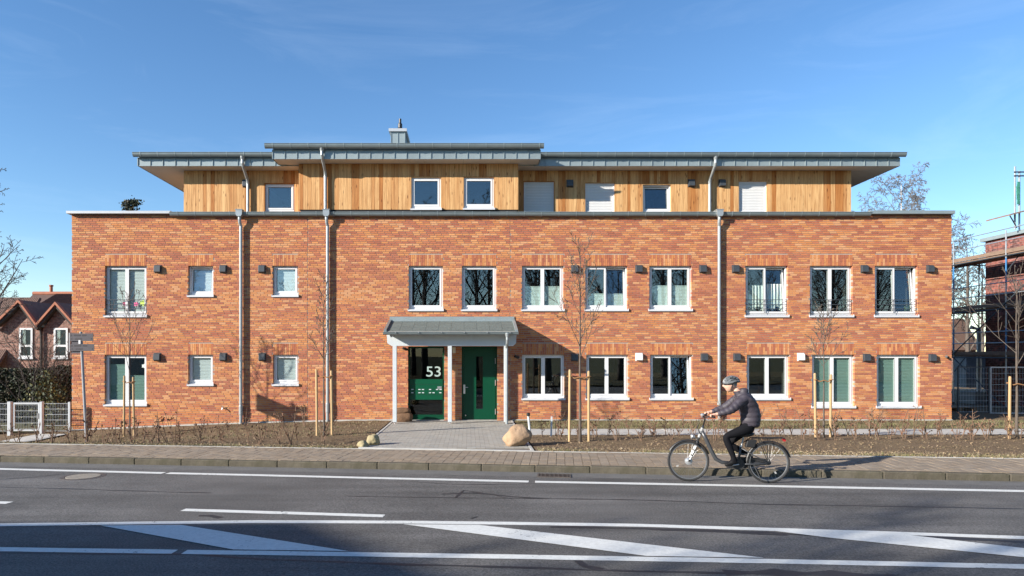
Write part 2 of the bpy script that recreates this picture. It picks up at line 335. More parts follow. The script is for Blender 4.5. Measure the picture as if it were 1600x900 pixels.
def asphalt_mat():
    m, t, b = nodes('asphalt'); L = t.links; b.inputs['Roughness'].default_value = 0.82; b.inputs['Specular IOR Level'].default_value = 0.35
    tcn = N(t, 'ShaderNodeTexCoord')
    n1 = N(t, 'ShaderNodeTexNoise', Scale=42.0, Detail=4.0, Roughness=0.85); n2 = N(t, 'ShaderNodeTexNoise', Scale=0.55, Detail=6.0, Roughness=0.6)
    mp = N(t, 'ShaderNodeMapping'); mp.inputs['Scale'].default_value = (0.12, 1.5, 1); mp.inputs['Rotation'].default_value = (0,0,R(6.3)); n3 = N(t, 'ShaderNodeTexNoise', Scale=1.6, Detail=5.0)
    for n in (n1, n2): L.new(tcn.outputs['Object'], n.inputs['Vector'])
    L.new(tcn.outputs['Object'], mp.inputs[0]); L.new(mp.outputs[0], n3.inputs['Vector'])
    def rng(n, a, c, f0=0.25, f1=0.75):
        r = N(t, 'ShaderNodeMapRange'); r.inputs['From Min'].default_value = f0; r.inputs['From Max'].default_value = f1; r.inputs['To Min'].default_value = a; r.inputs['To Max'].default_value = c
        L.new(n.outputs[0], r.inputs[0]); return r.outputs[0]
    a = rng(n1, 0.35, 1.75, 0.33, 0.67); c = rng(n2, 0.74, 1.24, 0.3, 0.7); d = rng(n3, 0.78, 1.2, 0.3, 0.7)
    m1 = N(t, 'ShaderNodeMath', operation='MULTIPLY'); m2 = N(t, 'ShaderNodeMath', operation='MULTIPLY')
    L.new(a, m1.inputs[0]); L.new(c, m1.inputs[1]); L.new(m1.outputs[0], m2.inputs[0]); L.new(d, m2.inputs[1])
    vm = N(t, 'ShaderNodeVectorMath', operation='SCALE'); vm.inputs[0].default_value = (0.103,0.098,0.092); L.new(m2.outputs[0], vm.inputs['Scale'])
    L.new(vm.outputs[0], b.inputs['Base Color'])
    bp = N(t, 'ShaderNodeBump', Strength=0.5, Distance=0.006); L.new(n1.outputs[0], bp.inputs['Height']); L.new(bp.outputs[0], b.inputs['Normal'])
    return m
M['asphalt'] = asphalt_mat()

def soil_mat(name, c1, c2, c3):
    m, t, b = nodes(name); L = t.links; b.inputs['Roughness'].default_value = 0.97; b.inputs['Specular IOR Level'].default_value = 0.1
    tcn = N(t, 'ShaderNodeTexCoord')
    n1 = N(t, 'ShaderNodeTexNoise', Scale=24.0, Detail=7.0, Roughness=0.75); n2 = N(t, 'ShaderNodeTexNoise', Scale=1.1, Detail=5.0, Roughness=0.65)
    for n in (n1, n2): L.new(tcn.outputs['Object'], n.inputs['Vector'])
    r = N(t, 'ShaderNodeValToRGB'); e = r.color_ramp.elements; e[0].position = 0.32; e[0].color = (*c1,1); e[1].position = 0.68; e[1].color = (*c2,1); L.new(n1.outputs[0], r.inputs[0])
    mr = N(t, 'ShaderNodeMapRange'); mr.inputs['From Min'].default_value = 0.42; mr.inputs['From Max'].default_value = 0.66; mr.inputs['To Max'].default_value = 0.8; L.new(n2.outputs[0], mr.inputs[0])
    mi = N(t, 'ShaderNodeMixRGB'); mi.inputs[2].default_value = (*c3,1); L.new(mr.outputs[0], mi.inputs[0]); L.new(r.outputs[0], mi.inputs[1]); L.new(mi.outputs[0], b.inputs['Base Color'])
    bp = N(t, 'ShaderNodeBump', Strength=0.9, Distance=0.03); L.new(n1.outputs[0], bp.inputs['Height']); L.new(bp.outputs[0], b.inputs['Normal'])
    return m
M['soil'] = soil_mat('soil', (0.09,0.060,0.037), (0.27,0.195,0.125), (0.19,0.138,0.082))
M['drygrass'] = soil_mat('dry_turf', (0.12,0.095,0.05), (0.24,0.19,0.11), (0.15,0.13,0.06))
M['farground'] = soil_mat('far_ground', (0.07,0.075,0.035), (0.14,0.13,0.07), (0.11,0.10,0.06))

# ------------------------------------------------------------------ large structure: ground, road, pavement
YF = 21.8                                             # front face of the brick facade
KA, KB = GR(0, 722), GR(1600, 752.5)                  # foot of the kerb
RD = (KB - KA); RD.z = 0; RD.normalize()              # direction of the road (to the right)
RN = Vector((-RD.y, RD.x, 0))                         # away from the camera
RZ = math.atan2(RD.y, RD.x)
def kerbY(X): return KA.y + (X - KA.x) * RD.y / RD.x
PW = 1.88                                             # pavement width
def paveY(X): return kerbY(X) + PW
def paveZ(X): return road_z(X) + 0.125
def baseZ(X):                                         # ground along the facade
    t = max(0.0, (-2.4 - X) / 10.3)
    return -0.33 * min(t, 1.25) ** 1.6
def bedZ(X, Y):
    t = (Y - paveY(X)) / (YF - paveY(X))
    if X > -2.4: return lerp(paveZ(X) - 0.01, baseZ(X), sm(t))
    dip = 0.13 * sm((-X - 4.5) / 5) * math.sin(math.pi * max(0, min(1, t)))
    return lerp(paveZ(X) - 0.01, baseZ(X), sm(t * lerp(1.0, 1.7, sm((-X - 3) / 5)))) - dip

mb = MB(); mb.face([(-900,-900,-0.62),(900,-900,-0.62),(900,1500,-0.62),(-900,1500,-0.62)])
tag(mb.build('ground', M['farground']), 'wide flat ground under the whole site', kind='structure')
mb = MB()
def roadpt(a, b): 
    p = KA + RD*a + RN*b; return (p.x, p.y, road_z(p.x))
for a in range(-60, 80, 10): mb.face([roadpt(a,-13), roadpt(a+10,-13), roadpt(a+10,0.02), roadpt(a,0.02)])
tag(mb.build('road', M['asphalt']), 'dark grey asphalt road running along the front', kind='structure')
mb = MB()
for a in range(-60, 80, 10): mb.face([(q[0], q[1], q[2]+.0016) for q in (roadpt(a,-.46), roadpt(a+10,-.46), roadpt(a+10,-.004), roadpt(a,-.004))])
M['gutterstrip'] = pm('gutter_strip', (0.135,0.128,0.118), 0.9, var=0.25, scale=30, bump=0.3, bscale=60, dirt=(0.085,0.082,0.078), dscale=2.2, damt=0.8)
tag(mb.build('gutter_strip', M['gutterstrip']), 'dusty paler strip of road at the foot of the kerb', kind='structure')
# far verge on the camera's side of the road
mb = MB()
for a in range(-60, 80, 10):
    p = [roadpt(a,-40), roadpt(a+10,-40), roadpt(a+10,-13), roadpt(a,-13)]
    mb.face([(q[0], q[1], q[2] + 0.11) for q in p])
tag(mb.build('verge', M['drygrass']), 'grassy verge on the near side of the road', kind='structure')

# kerb, one stone at a time
rng = random.Random(5)
mb = MB(); mb.obox(KA - RD*30 + Vector((0,0,-0.5)) + RN*0.02, RD*70, RN*(PW-0.02), Vector((0,0,0.5+0.09)))
for i, v in enumerate(mb.v):
    mb.v[i] = (v[0], v[1], v[2] - KA.z + road_z(v[0]))
kerb = tag(mb.build('pavement', M['jointsand']), 'brown block pavement beside the road', kind='structure')
kme = MB(); kme.box(0.002, 0.998, 0, 0.14, -0.25, 0.125); kmesh = kme.mesh('kerb_stone', M['kerb'])
for i in range(-3, 27):
    p = KA + RD*i; o = link('kerb_stone', kmesh, kerb, (p.x, p.y, road_z(p.x) + rng.uniform(-0.006, 0.004)))
    o.rotation_euler = (0, 0, RZ + rng.uniform(-0.003, 0.003)); b = o.modifiers.new('bevel', 'BEVEL'); b.width = 0.018; b.segments = 2
# pavement blocks
def paver_col(r, base, v): 
    k = 1 + r.uniform(-v, v); h = r.uniform(-0.02, 0.02); return (base[0]*k + h*0.4, base[1]*k, base[2]*k - h*0.3)
stuff = MB(); singles = []
cw, pl = 0.165, 0.21
i = 0
for i in range(int(-2/cw), int(24/cw)):
    off = (i % 2) * 0.105; b = 0.145 - off
    while b < PW - 0.07:
        b0, b1 = max(b, 0.146), min(b + pl, PW - 0.062); b += pl
        if b1 - b0 < 0.03: continue
        c = paver_col(rng, (0.245,0.192,0.138), 0.15); p = KA + RD*(i*cw) + RN*b0; p.z = road_z(p.x) + 0.05
        h = 0.076 + rng.uniform(-0.004, 0.003); tup = (p, RD*(cw-0.008), RN*(b1-b0-0.008), Vector((0,0,h)), c)
        if b0 < 0.5 and 3 < i < 119 and len(singles) < 300: singles.append(tup)
        else: stuff.obox(*tup[:4], c=c)
for (p, ax, ay, az, c) in singles:
    k = MB(); k.obox((0,0,0), ax, ay, az, c=c); link('paver', k.mesh('paver', M['paver']), kerb, p)
tag(stuff.build('paving', M['paver'], kerb), kind='stuff')
edge = MB()
edge.obox(KA - RD*6 + RN*(PW-0.055), RD*40, RN*0.05, Vector((0,0,0.132)))
for i, v in enumerate(edge.v): edge.v[i] = (v[0], v[1], v[2] - KA.z + road_z(v[0]))
edge.build('edging', M['concrete'], kerb)

# road markings and tar seams: thin sheets just above the asphalt
def strip(name, pts, wpx, mat, dz, wig=0.0, seed=1):
    r = random.Random(seed); P = [GR(x, y, dz) for x, y in pts]
    # resample
    Q = []
    for a, b in zip(P[:-1], P[1:]):
        n = max(1, int((b-a).length / 0.25))
        for k in range(n): Q.append(a.lerp(b, k/n))
    Q.append(P[-1]); m = MB(); prev = None
    for k, q in enumerate(Q):
        d = (Q[min(k+1, len(Q)-1)] - Q[max(k-1, 0)]).normalized(); nrm = Vector((-d.y, d.x, 0))
        a = q + nrm*(wpx/2*(1 + r.uniform(-wig, wig))); b = q - nrm*(wpx/2*(1 + r.uniform(-wig, wig)))
        if prev: m.face([prev[1], b, a, prev[0]])
        prev = (a, b)
    o = m.build(name, mat); return tag(o, kind='structure')
def poly(name, pts, mat, dz):
    m = MB(); m.face([GR(x, y, dz) for x, y in pts]); return tag(m.build(name, mat), kind='structure')
L1 = [(-200,727.5),(0,732.7),(256,739)]; L1b = [(262,739.2),(400,742.3),(620,747.6),(826,752.3)]; L1c = [(836,752.6),(1000,755.6),(1200,759.4),(1600,767.2),(1850,772.5)]
for s_, L_ in enumerate((L1, L1b, L1c)):
    tag(strip('edge_line', L_, 0.17, M['line'], 0.004, 0.05, s_), 'white solid line along the kerb side of the road')
tag(strip('lane_line', [(-300,824),(0,820),(200,817.3),(400,815),(620,815.6),(800,817.6),(1000,820.6),(1200,826.8),(1400,833),(1600,840),(1900,851)], 0.15, M['line'], 0.004, 0.05, 7), 'white curved line on the far side of the hatched median')
tag(strip('lane_line', [(-300,850),(0,858),(273,862)], 0.16, M['line'], 0.004, 0.05, 8), 'short white line at the near side of the hatched median')
tag(strip('lane_line', [(288,862.2),(400,863.6),(800,869.6),(1200,876.6),(1600,885),(1900,892)], 0.16, M['line'], 0.004, 0.05, 9), 'long white line at the near side of the hatched median')
tag(strip('dash_line', [(286,796.5),(600,806)], 0.15, M['line'], 0.004, 0.05, 10), 'short white dash in the middle of the lane')
tag(strip('dash_line', [(-300,776),(15,785.5)], 0.15, M['line'], 0.004, 0.05, 11), 'white dash cut off at the edge of the view')
tag(poly('hatch_bar', [(157,821),(283,820),(545,861),(365,858.5)], M['line'], 0.008), 'white slanted hatching bar in the shaded part of the median')
tag(poly('hatch_bar', [(630,819),(748,820),(1195,871.5),(1010,868.5)], M['line'], 0.008), 'long white hatching bar in the middle of the median')
tag(poly('hatch_bar', [(1207,829),(1400,833.5),(1610,857.5),(1760,876),(1760,888),(1600,870.5),(1300,840.5)], M['line'], 0.008), 'white hatching bar running out beside the long line')
tar = [([(0,761),(120,764),(240,768),(330,770)], .035), ([(540,775),(700,777.5),(860,779),(1000,781),(1200,788),(1400,791),(1600,795)], .04),
       ([(640,752.5),(720,757),(790,757),(835,755.5)], .03), ([(690,772),(740,770),(800,776),(860,779)], .05), ([(712,777),(725,766),(770,773),(800,780)], .035),
       ([(0,863),(150,865),(300,866.5),(420,874),(600,881),(800,886),(1000,893),(1200,896)], .05), ([(860,823),(960,824.5),(1080,827.5),(1200,832),(1290,838)], .06),
       ([(1000,826),(1100,830),(1230,836)], .07), ([(1420,838),(1500,842),(1600,847)], .12), ([(895,870),(915,884),(940,890)], .12), ([(1130,893),(1260,896),(1400,899)], .16),
       ([(310,806),(330,805),(345,809)], .09), ([(100,740),(60,745),(0,749)], .03), ([(735,810),(745,807)], .05)]
for k, (pts, wd) in enumerate(tar):
    tag(strip('tar_seam', pts, wd, M['tar'], 0.0022, 0.75, 30 + k), 'thin dark tar repair seam across the asphalt')
# manhole
c = GR(130, 744.5); m = MB(); m.lathe([(0.40,-0.02),(0.40,0.006),(0.31,0.006),(0.31,0.003),(0.0,0.003)], (0,0,0), 28)
mh = thing('manhole_cover', 'round manhole cover set in the road near the kerb', 'manhole cover', c, world=False)
m = MB(); m.lathe([(0.37,-0.03),(0.37,0.004),(0.30,0.005),(0.30,-0.01)], (0,0,0), 32); m.build('rim', M['iron'], mh)
m = MB(); m.lathe([(0.285,-0.02),(0.285,0.006),(0.27,0.008),(0.02,0.010)], (0,0,0), 32); m.build('lid', M['manhole'], mh)
# gully grate
c = GR(866, 743.6); gu = thing('drain_grate', 'cast iron gully grate at the foot of the kerb', 'drain grate', c, world=False, rz=RZ)
m = MB()
for (x0,x1,y0,y1) in ((-.30,.30,-.17,-.145),(-.30,.30,.145,.17),(-.30,-.27,-.145,.145),(.27,.30,-.145,.145)): m.box(x0,x1,y0,y1,-.03,.012)
m.build('frame', M['iron'], gu)
m = MB(); m.box(-.27,.27,-.145,.145,-.02,.005); m.build('pit', M['black'], gu)
for k in range(7):
    x = -.245 + k*.077; m = MB(); m.box(x, x+.026, -.145, .145, 0.006, .011); m.build('bar', M['iron'], gu)

# beds, path, entrance paving
XL, XR = -2.42, 1.40
def sheet(name, x0, x1, y0f, y1f, mat, label, zf=bedZ, nx=60, ny=16, bumpy=0.02, dz=0.0, seed=1):
    m = MB(); idx = {}
    for i in range(nx+1):
        X = lerp(x0, x1, i/nx)
        for j in range(ny+1):
            Y = lerp(y0f(X), y1f(X), j/ny); h = (noise.noise(Vector((X*2.1, Y*2.1, seed)))*0.6 + noise.noise(Vector((X*7, Y*7, seed)))*0.4) * bumpy
            if i in (0, nx) or j in (0, ny): h = -abs(h)*0.5
            idx[i,j] = len(m.v); m.v.append((X, Y, zf(X, Y) + h + dz))
    for i in range(nx):
        for j in range(ny):
            m.f.append((idx[i,j], idx[i+1,j], idx[i+1,j+1], idx[i,j+1])); m.c.append(None); m.m.append(0)
    return tag(m.build(name, mat, smooth=True), label, kind='structure')
PB, PF = 19.15, 17.64
sheet('planting_bed', -17.5, XL-0.05, paveY, lambda X: 21.99, M['soil'], 'bare brown soil bed before the left half of the house', nx=110, ny=40, bumpy=0.035, seed=2)
sheet('planting_bed', XR+0.05, 26, paveY, lambda X: PF, M['soil'], 'bare brown soil bed between the pavement and the grey path', nx=150, ny=14, bumpy=0.035, seed=3)
sheet('turf_strip', XR+0.05, 26, lambda X: PB, lambda X: 21.99, M['drygrass'], 'narrow strip of dry turf along the foot of the wall', nx=120, ny=12, bumpy=0.02, seed=4)
sheet('site_ground', 14.5, 40, lambda X: 21.95, lambda X: 60, M['soil'], 'trodden soil of the building site', zf=lambda X, Y: -0.06, nx=50, ny=60, bumpy=0.08, seed=6)
sheet('yard', -60, -12.3, lambda X: 21.95, lambda X: 60, M['farground'], 'garden ground behind the mesh fence', zf=lambda X, Y: -0.40, nx=40, ny=30, bumpy=0.03, seed=8)
# concrete path: slabs
m = MB(); m.box(XR, 26, PF, PB, -0.12, -0.012); path = tag(m.build('path', M['jointsand']), 'grey concrete path parallel to the house', kind='structure')
X = XR + 0.006
while X < 25:
    m = MB(); m.box(0, 0.99, 0, (PB-PF)/2 - 0.006, 0, 0.05)
    for j in range(2):
        o = link('slab', m.mesh('slab', M['concrete']), path, (X, PF + 0.003 + j*(PB-PF)/2, -0.045 + rng.uniform(-.003,.003) + 0.012))
    X += 1.0
# path to the gate on the left
m = MB(); P = [(-190,706),(0,688.5),(60,682.5),(105,676.5),(60,674.8),(0,681),(-190,694)]
pts = []
for x, y in P:
    Z = -0.31; d = (HC - Z) * F / (y - CY); pts.append((WX(x, d), d, bedZ(WX(x, d), d) + 0.03))
m.face(pts); tag(m.build('gate_path', M['concrete']), 'grey paved way leading to the gate in the mesh fence', kind='structure')
# entrance paving
def entZ(X, Y): return lerp(paveZ(X) + 0.002, 0.0, sm((Y - paveY(X)) / 5.0))
m = MB()
for j in range(20):
    for X in (0,):
        y0f = lambda x: lerp(paveY(x), 22.1, j/20); y1f = lambda x: lerp(paveY(x), 22.1, (j+1)/20)
        m.face([(XL, y0f(XL), entZ(XL, y0f(XL)) - 0.012), (XR, y0f(XR), entZ(XR, y0f(XR)) - 0.012), (XR, y1f(XR), entZ(XR, y1f(XR)) - 0.012), (XL, y1f(XL), entZ(XL, y1f(XL)) - 0.012)])
ent = tag(m.build('entrance_paving', M['jointsand']), 'light grey block paving leading to the porch', kind='structure')
stuff = MB(); n1 = 0
rows = int((21.95 - 14.2) / 0.155)
for j in range(rows):
    for i in range(int((XR - XL) / 0.21) + 1):
        X = XL + 0.07 + i*0.21 - (j % 2)*0.105; x1 = min(X + 0.202, XR - 0.07); X = max(X, XL + 0.07)
        if x1 - X < 0.05: continue
        Y = paveY(XL) + 0.0 + j*0.155
        if Y < paveY(X) + 0.11 or Y > 21.75: continue
        z = entZ(X, Y); c = paver_col(rng, (0.325,0.305,0.265), 0.11)
        if n1 < 300:
            k = MB(); k.box(0, x1-X, 0, 0.147, -0.05, 0); link('paver', k.mesh('paver', M['pavergrey']), ent, (X, Y, z + rng.uniform(-.002,.002))).data; k.c = [c]*len(k.f)
            at = ent.children[-1].data.attributes.new('Col', 'FLOAT_COLOR', 'FACE'); at.data.foreach_set('color', [*c, 1.0]*6); n1 += 1
        else: stuff.box(X, x1, Y, Y + 0.147, z - 0.05, z + rng.uniform(-.002,.002), c=c)
tag(stuff.build('paving', M['pavergrey'], ent), kind='stuff')
m = MB()
m.obox((XL, paveY(XL)+0.005, entZ(0,paveY(0))-0.08), Vector((XR-XL, paveY(XR)-paveY(XL), 0)), (0,0.1,0), (0,0,0.092)); m.build('edging', M['concrete'], ent)
for X in (XL, XR-0.06):
    m = MB()
    for j in range(14):
        a, b = lerp(paveY(X)+0.11, 21.7, j/14), lerp(paveY(X)+0.11, 21.7, (j+1)/14)
        m.obox((X, a, entZ(X,a)-0.08), (0.06,0,0), (0,b-a-0.006, entZ(X,b)-entZ(X,a)), (0,0,0.09))
    m.build('edging', M['concrete'], ent)

# ------------------------------------------------------------------ the apartment building
B = thing('apartment_building', 'long two-storey red brick apartment house with timber-clad top floor', 'building', (1.4, YF, 0))
FL, FR = WX(112, YF), WX(1487, YF)
ROW, BL = 0.0645, 0.222
ZB0 = -0.42                                           # lowest course
ZTOP = ZB0 + ROW * round((6.535 - ZB0) / ROW)
def snap(z): return ZB0 + ROW * round((z - ZB0) / ROW)
# name: px0, px1, top, bottom
OPN = {}
def addop(k, x0, x1, y0, y1): OPN[k] = (WX(x0, YF), WX(x1, YF), snap(WZ(y1, YF)), snap(WZ(y0, YF)))
for k, a in {'U1':(164,229,415.5,494),'U2':(294,333,415.5,461.5),'U3':(426,465.5,415.5,461.5),'U4':(638.5,692,416,484),'U5':(721.5,775.5,416,484),
             'U6':(815.5,880.5,416,485),'U7':(914.5,980.5,416,485),'U8':(1014.5,1080.5,416,485),'U9':(1165,1231,416,494),'U10':(1265.5,1332,416,494),'U11':(1367,1433.5,416,494),
             'G1':(163.5,229,553,634),'G2':(294,333,553,600.5),'G3':(426.5,466,553,600.5),'G6':(816,882,554,624.5),'G7':(916,981.5,554,624.5),'G8':(1016,1081.5,554,624.5),
             'G9':(1167,1233.5,554,625),'G10':(1269,1335,554,635),'G11':(1370,1437,554,635),'PANEL':(637.5,694,541.5,657.5),'DOOR':(721.5,777,541.5,657.5)}.items(): addop(k, *a)
for k in ('PANEL', 'DOOR'): OPN[k] = (*OPN[k][:2], -0.02, OPN[k][3])
LINT = {}
for k, (x0, x1, z0, z1) in OPN.items():
    if k not in ('PANEL', 'DOOR'): LINT[k] = (x0, x1, z1, z1 + ROW*6 - 0.027)

def wall_with_holes(mb, x0, x1, z0, z1, holes, y, depth):
    xs = sorted({x0, x1, *[h[0] for h in holes], *[h[1] for h in holes]}); xs = [x for x in xs if x0 <= x <= x1]
    zs = sorted({z0, z1, *[h[2] for h in holes], *[h[3] for h in holes]}); zs = [z for z in zs if z0 <= z <= z1]
    for i in range(len(xs)-1):
        run = None
        for j in range(len(zs)-1):
            cx, cz = (xs[i]+xs[i+1])/2, (zs[j]+zs[j+1])/2
            solid = not any(h[0] < cx < h[1] and h[2] < cz < h[3] for h in holes)
            if solid: mb.face([(xs[i],y,zs[j]),(xs[i+1],y,zs[j]),(xs[i+1],y,zs[j+1]),(xs[i],y,zs[j+1])])
    for (a, b, c, d) in holes:
        y2 = y + depth
        mb.face([(a,y,c),(a,y,d),(a,y2,d),(a,y2,c)]); mb.face([(b,y,c),(b,y2,c),(b,y2,d),(b,y,d)])
        mb.face([(a,y,c),(a,y2,c),(b,y2,c),(b,y,c)]); mb.face([(a,y,d),(b,y,d),(b,y2,d),(a,y2,d)])
m = MB(); wall_with_holes(m, FL+0.005, FR-0.005, ZB0, ZTOP, [(a-.004,b+.004,c-.004,d+.004) for a,b,c,d in OPN.values()], YF+0.009, 0.25)
BW = m.build('brick_wall', M['mortar'], B)
m = MB(); m.face([(FL+.004,YF+.12,ZB0),(FL+.004,YF+.12,ZTOP),(FL+.004,33,ZTOP),(FL+.004,33,ZB0)]); m.face([(FR-.004,YF+.12,ZB0),(FR-.004,33,ZB0),(FR-.004,33,ZTOP),(FR-.004,YF+.12,ZTOP)])
m.face([(FL,33,ZB0),(FL,33,ZTOP),(FR,33,ZTOP),(FR,33,ZB0)]); m.build('side_wall', M['sidebrick'], B)

# bricks
br = random.Random(11)
LIGHT = [(0.54,0.230,0.090),(0.57,0.262,0.112),(0.51,0.205,0.080),(0.56,0.28,0.138)]
MID = [(0.48,0.182,0.080),(0.45,0.162,0.076)]
DARK = [(0.39,0.132,0.072),(0.35,0.118,0.070),(0.42,0.150,0.080)]
def bcol(x, z, last):
    # bricks come in runs of like colour along a course
    n = noise.noise(Vector((x*0.55 + z*0.9, z*1.7, 3.3)))
    zr = z/ROW; zig = abs((zr/11.0 + 0.15*n) % 2 - 1)                  # stepped zigzag of darker bricks
    band = ((x/1.15 + zig*0.85*(1 if int(zr/47) % 2 else -1)) % 1.0) < 0.34
    p = (0.24 if band else 0.52) + 0.16*n
    if last is not None and br.random() < 0.22: kind = last
    else:
        q = br.random(); kind = 'd' if q > p + 0.20 else ('m' if q > p else 'l')
    c = br.choice({'l': LIGHT, 'm': MID, 'd': DARK}[kind]); k = 1 + br.uniform(-0.07, 0.07)
    return kind, (c[0]*k, c[1]*k, c[2]*k)
JX = [WX(480.5, YF), WX(797, YF)]
bk = MB(); nrow = int(round((ZTOP - ZB0) / ROW)); off = 0.0
blocks = list(OPN.values()) + list(LINT.values())
for r in range(nrow):
    za, zb = ZB0 + r*ROW + 0.006, ZB0 + (r+1)*ROW - 0.006; zc = (za + zb)/2
    cuts = sorted([(a, b) for a, b, c, d in blocks if c < zc < d])
    iv = []; x = FL
    for a, b in cuts:
        if a > x: iv.append((x, a))
        x = max(x, b)
    iv.append((x, FR)); iv2 = []
    for a, b in iv:
        for j in JX:
            if a < j < b: iv2.append((a, j-0.006)); a = j+0.006
        iv2.append((a, b))
    off = (off + br.choice((0.074, 0.074, 0.111, 0.037))) % BL; last = None
    for a, b in iv2:
        x = FL - off + math.floor((a - FL + off)/BL)*BL
        while x < b:
            x0, x1 = max(x + 0.007, a), min(x + BL - 0.007, b)
            if x1 - x0 > 0.03:
                last, c = bcol(x, zc, last); dy = br.uniform(-0.0015, 0.0015)
                bk.box(x0, x1, YF + dy, YF + 0.115, za, zb, c=c, back=False)
            x += BL
tag(bk.build('brickwork', M['brick'], BW), kind='stuff')
# soldier courses over the windows: each brick its own object (300), the remaining cut bricks joined
rest = MB(); nb = 0
order = ['G6','G7','G8','G9','G10','G11','G1','U6','U7','U8','U9','U10','U11','U1','U4','U5','G2','G3','U2','U3']
cache = {}
for k in order:
    x0, x1, z0, z1 = LINT[k]; n = round((x1 - x0)/0.0645); wd = (x1 - x0)/n; h = z1 - z0
    for i in range(n):
        kind, c = bcol(x0 + i*0.3, z0, None); lo = h*0.66 if i % 2 == 0 else h*0.33
        for (a, b) in ((z0 + 0.003, z0 + lo - 0.004), (z0 + lo + 0.004, z1 - 0.004)):
            big = (b - a) > h*0.5; xa, xb = x0 + i*wd + 0.004, x0 + (i+1)*wd - 0.004
            kind, c2 = bcol(x0 + i*0.3, z0, kind)
            if big and nb < 300:
                key = (round(xb-xa, 4), round(b-a, 3), tuple(round(t, 2) for t in c2))
                if key not in cache:
                    t = MB(); t.box(0, xb-xa, 0, 0.115, 0, b-a, c=c2, back=False); cache[key] = t.mesh('brick', M['brick'])
                link('brick', cache[key], BW, (xa, YF + br.uniform(-.0015,.0015), a)); nb += 1
            else: rest.box(xa, xb, YF + br.uniform(-.0015,.0015), YF + 0.115, a, b, c=c2, back=False)
tag(rest.build('lintel_brickwork', M['brick'], BW), kind='stuff')
for j in JX:
    m = MB(); m.box(j-0.004, j+0.004, YF+0.005, YF+0.0085, 0.0, ZTOP); m.build('expansion_joint', M['joint'], BW)
# plinth strip at the foot of the wall
for xa, xb in ((FL, XL), (XR, FR)):
    m = MB(); X = xa
    while X < xb - 1e-6:
        x2 = min(X + 0.8, xb); m.obox((X, YF-0.035, baseZ(X)-0.1), (x2-X-1e-4, 0, baseZ(x2)-baseZ(X)), (0,0.034,0), (0,0,0.135)); m.build('plinth_stone', M['concrete'], B); m = MB(); X = x2

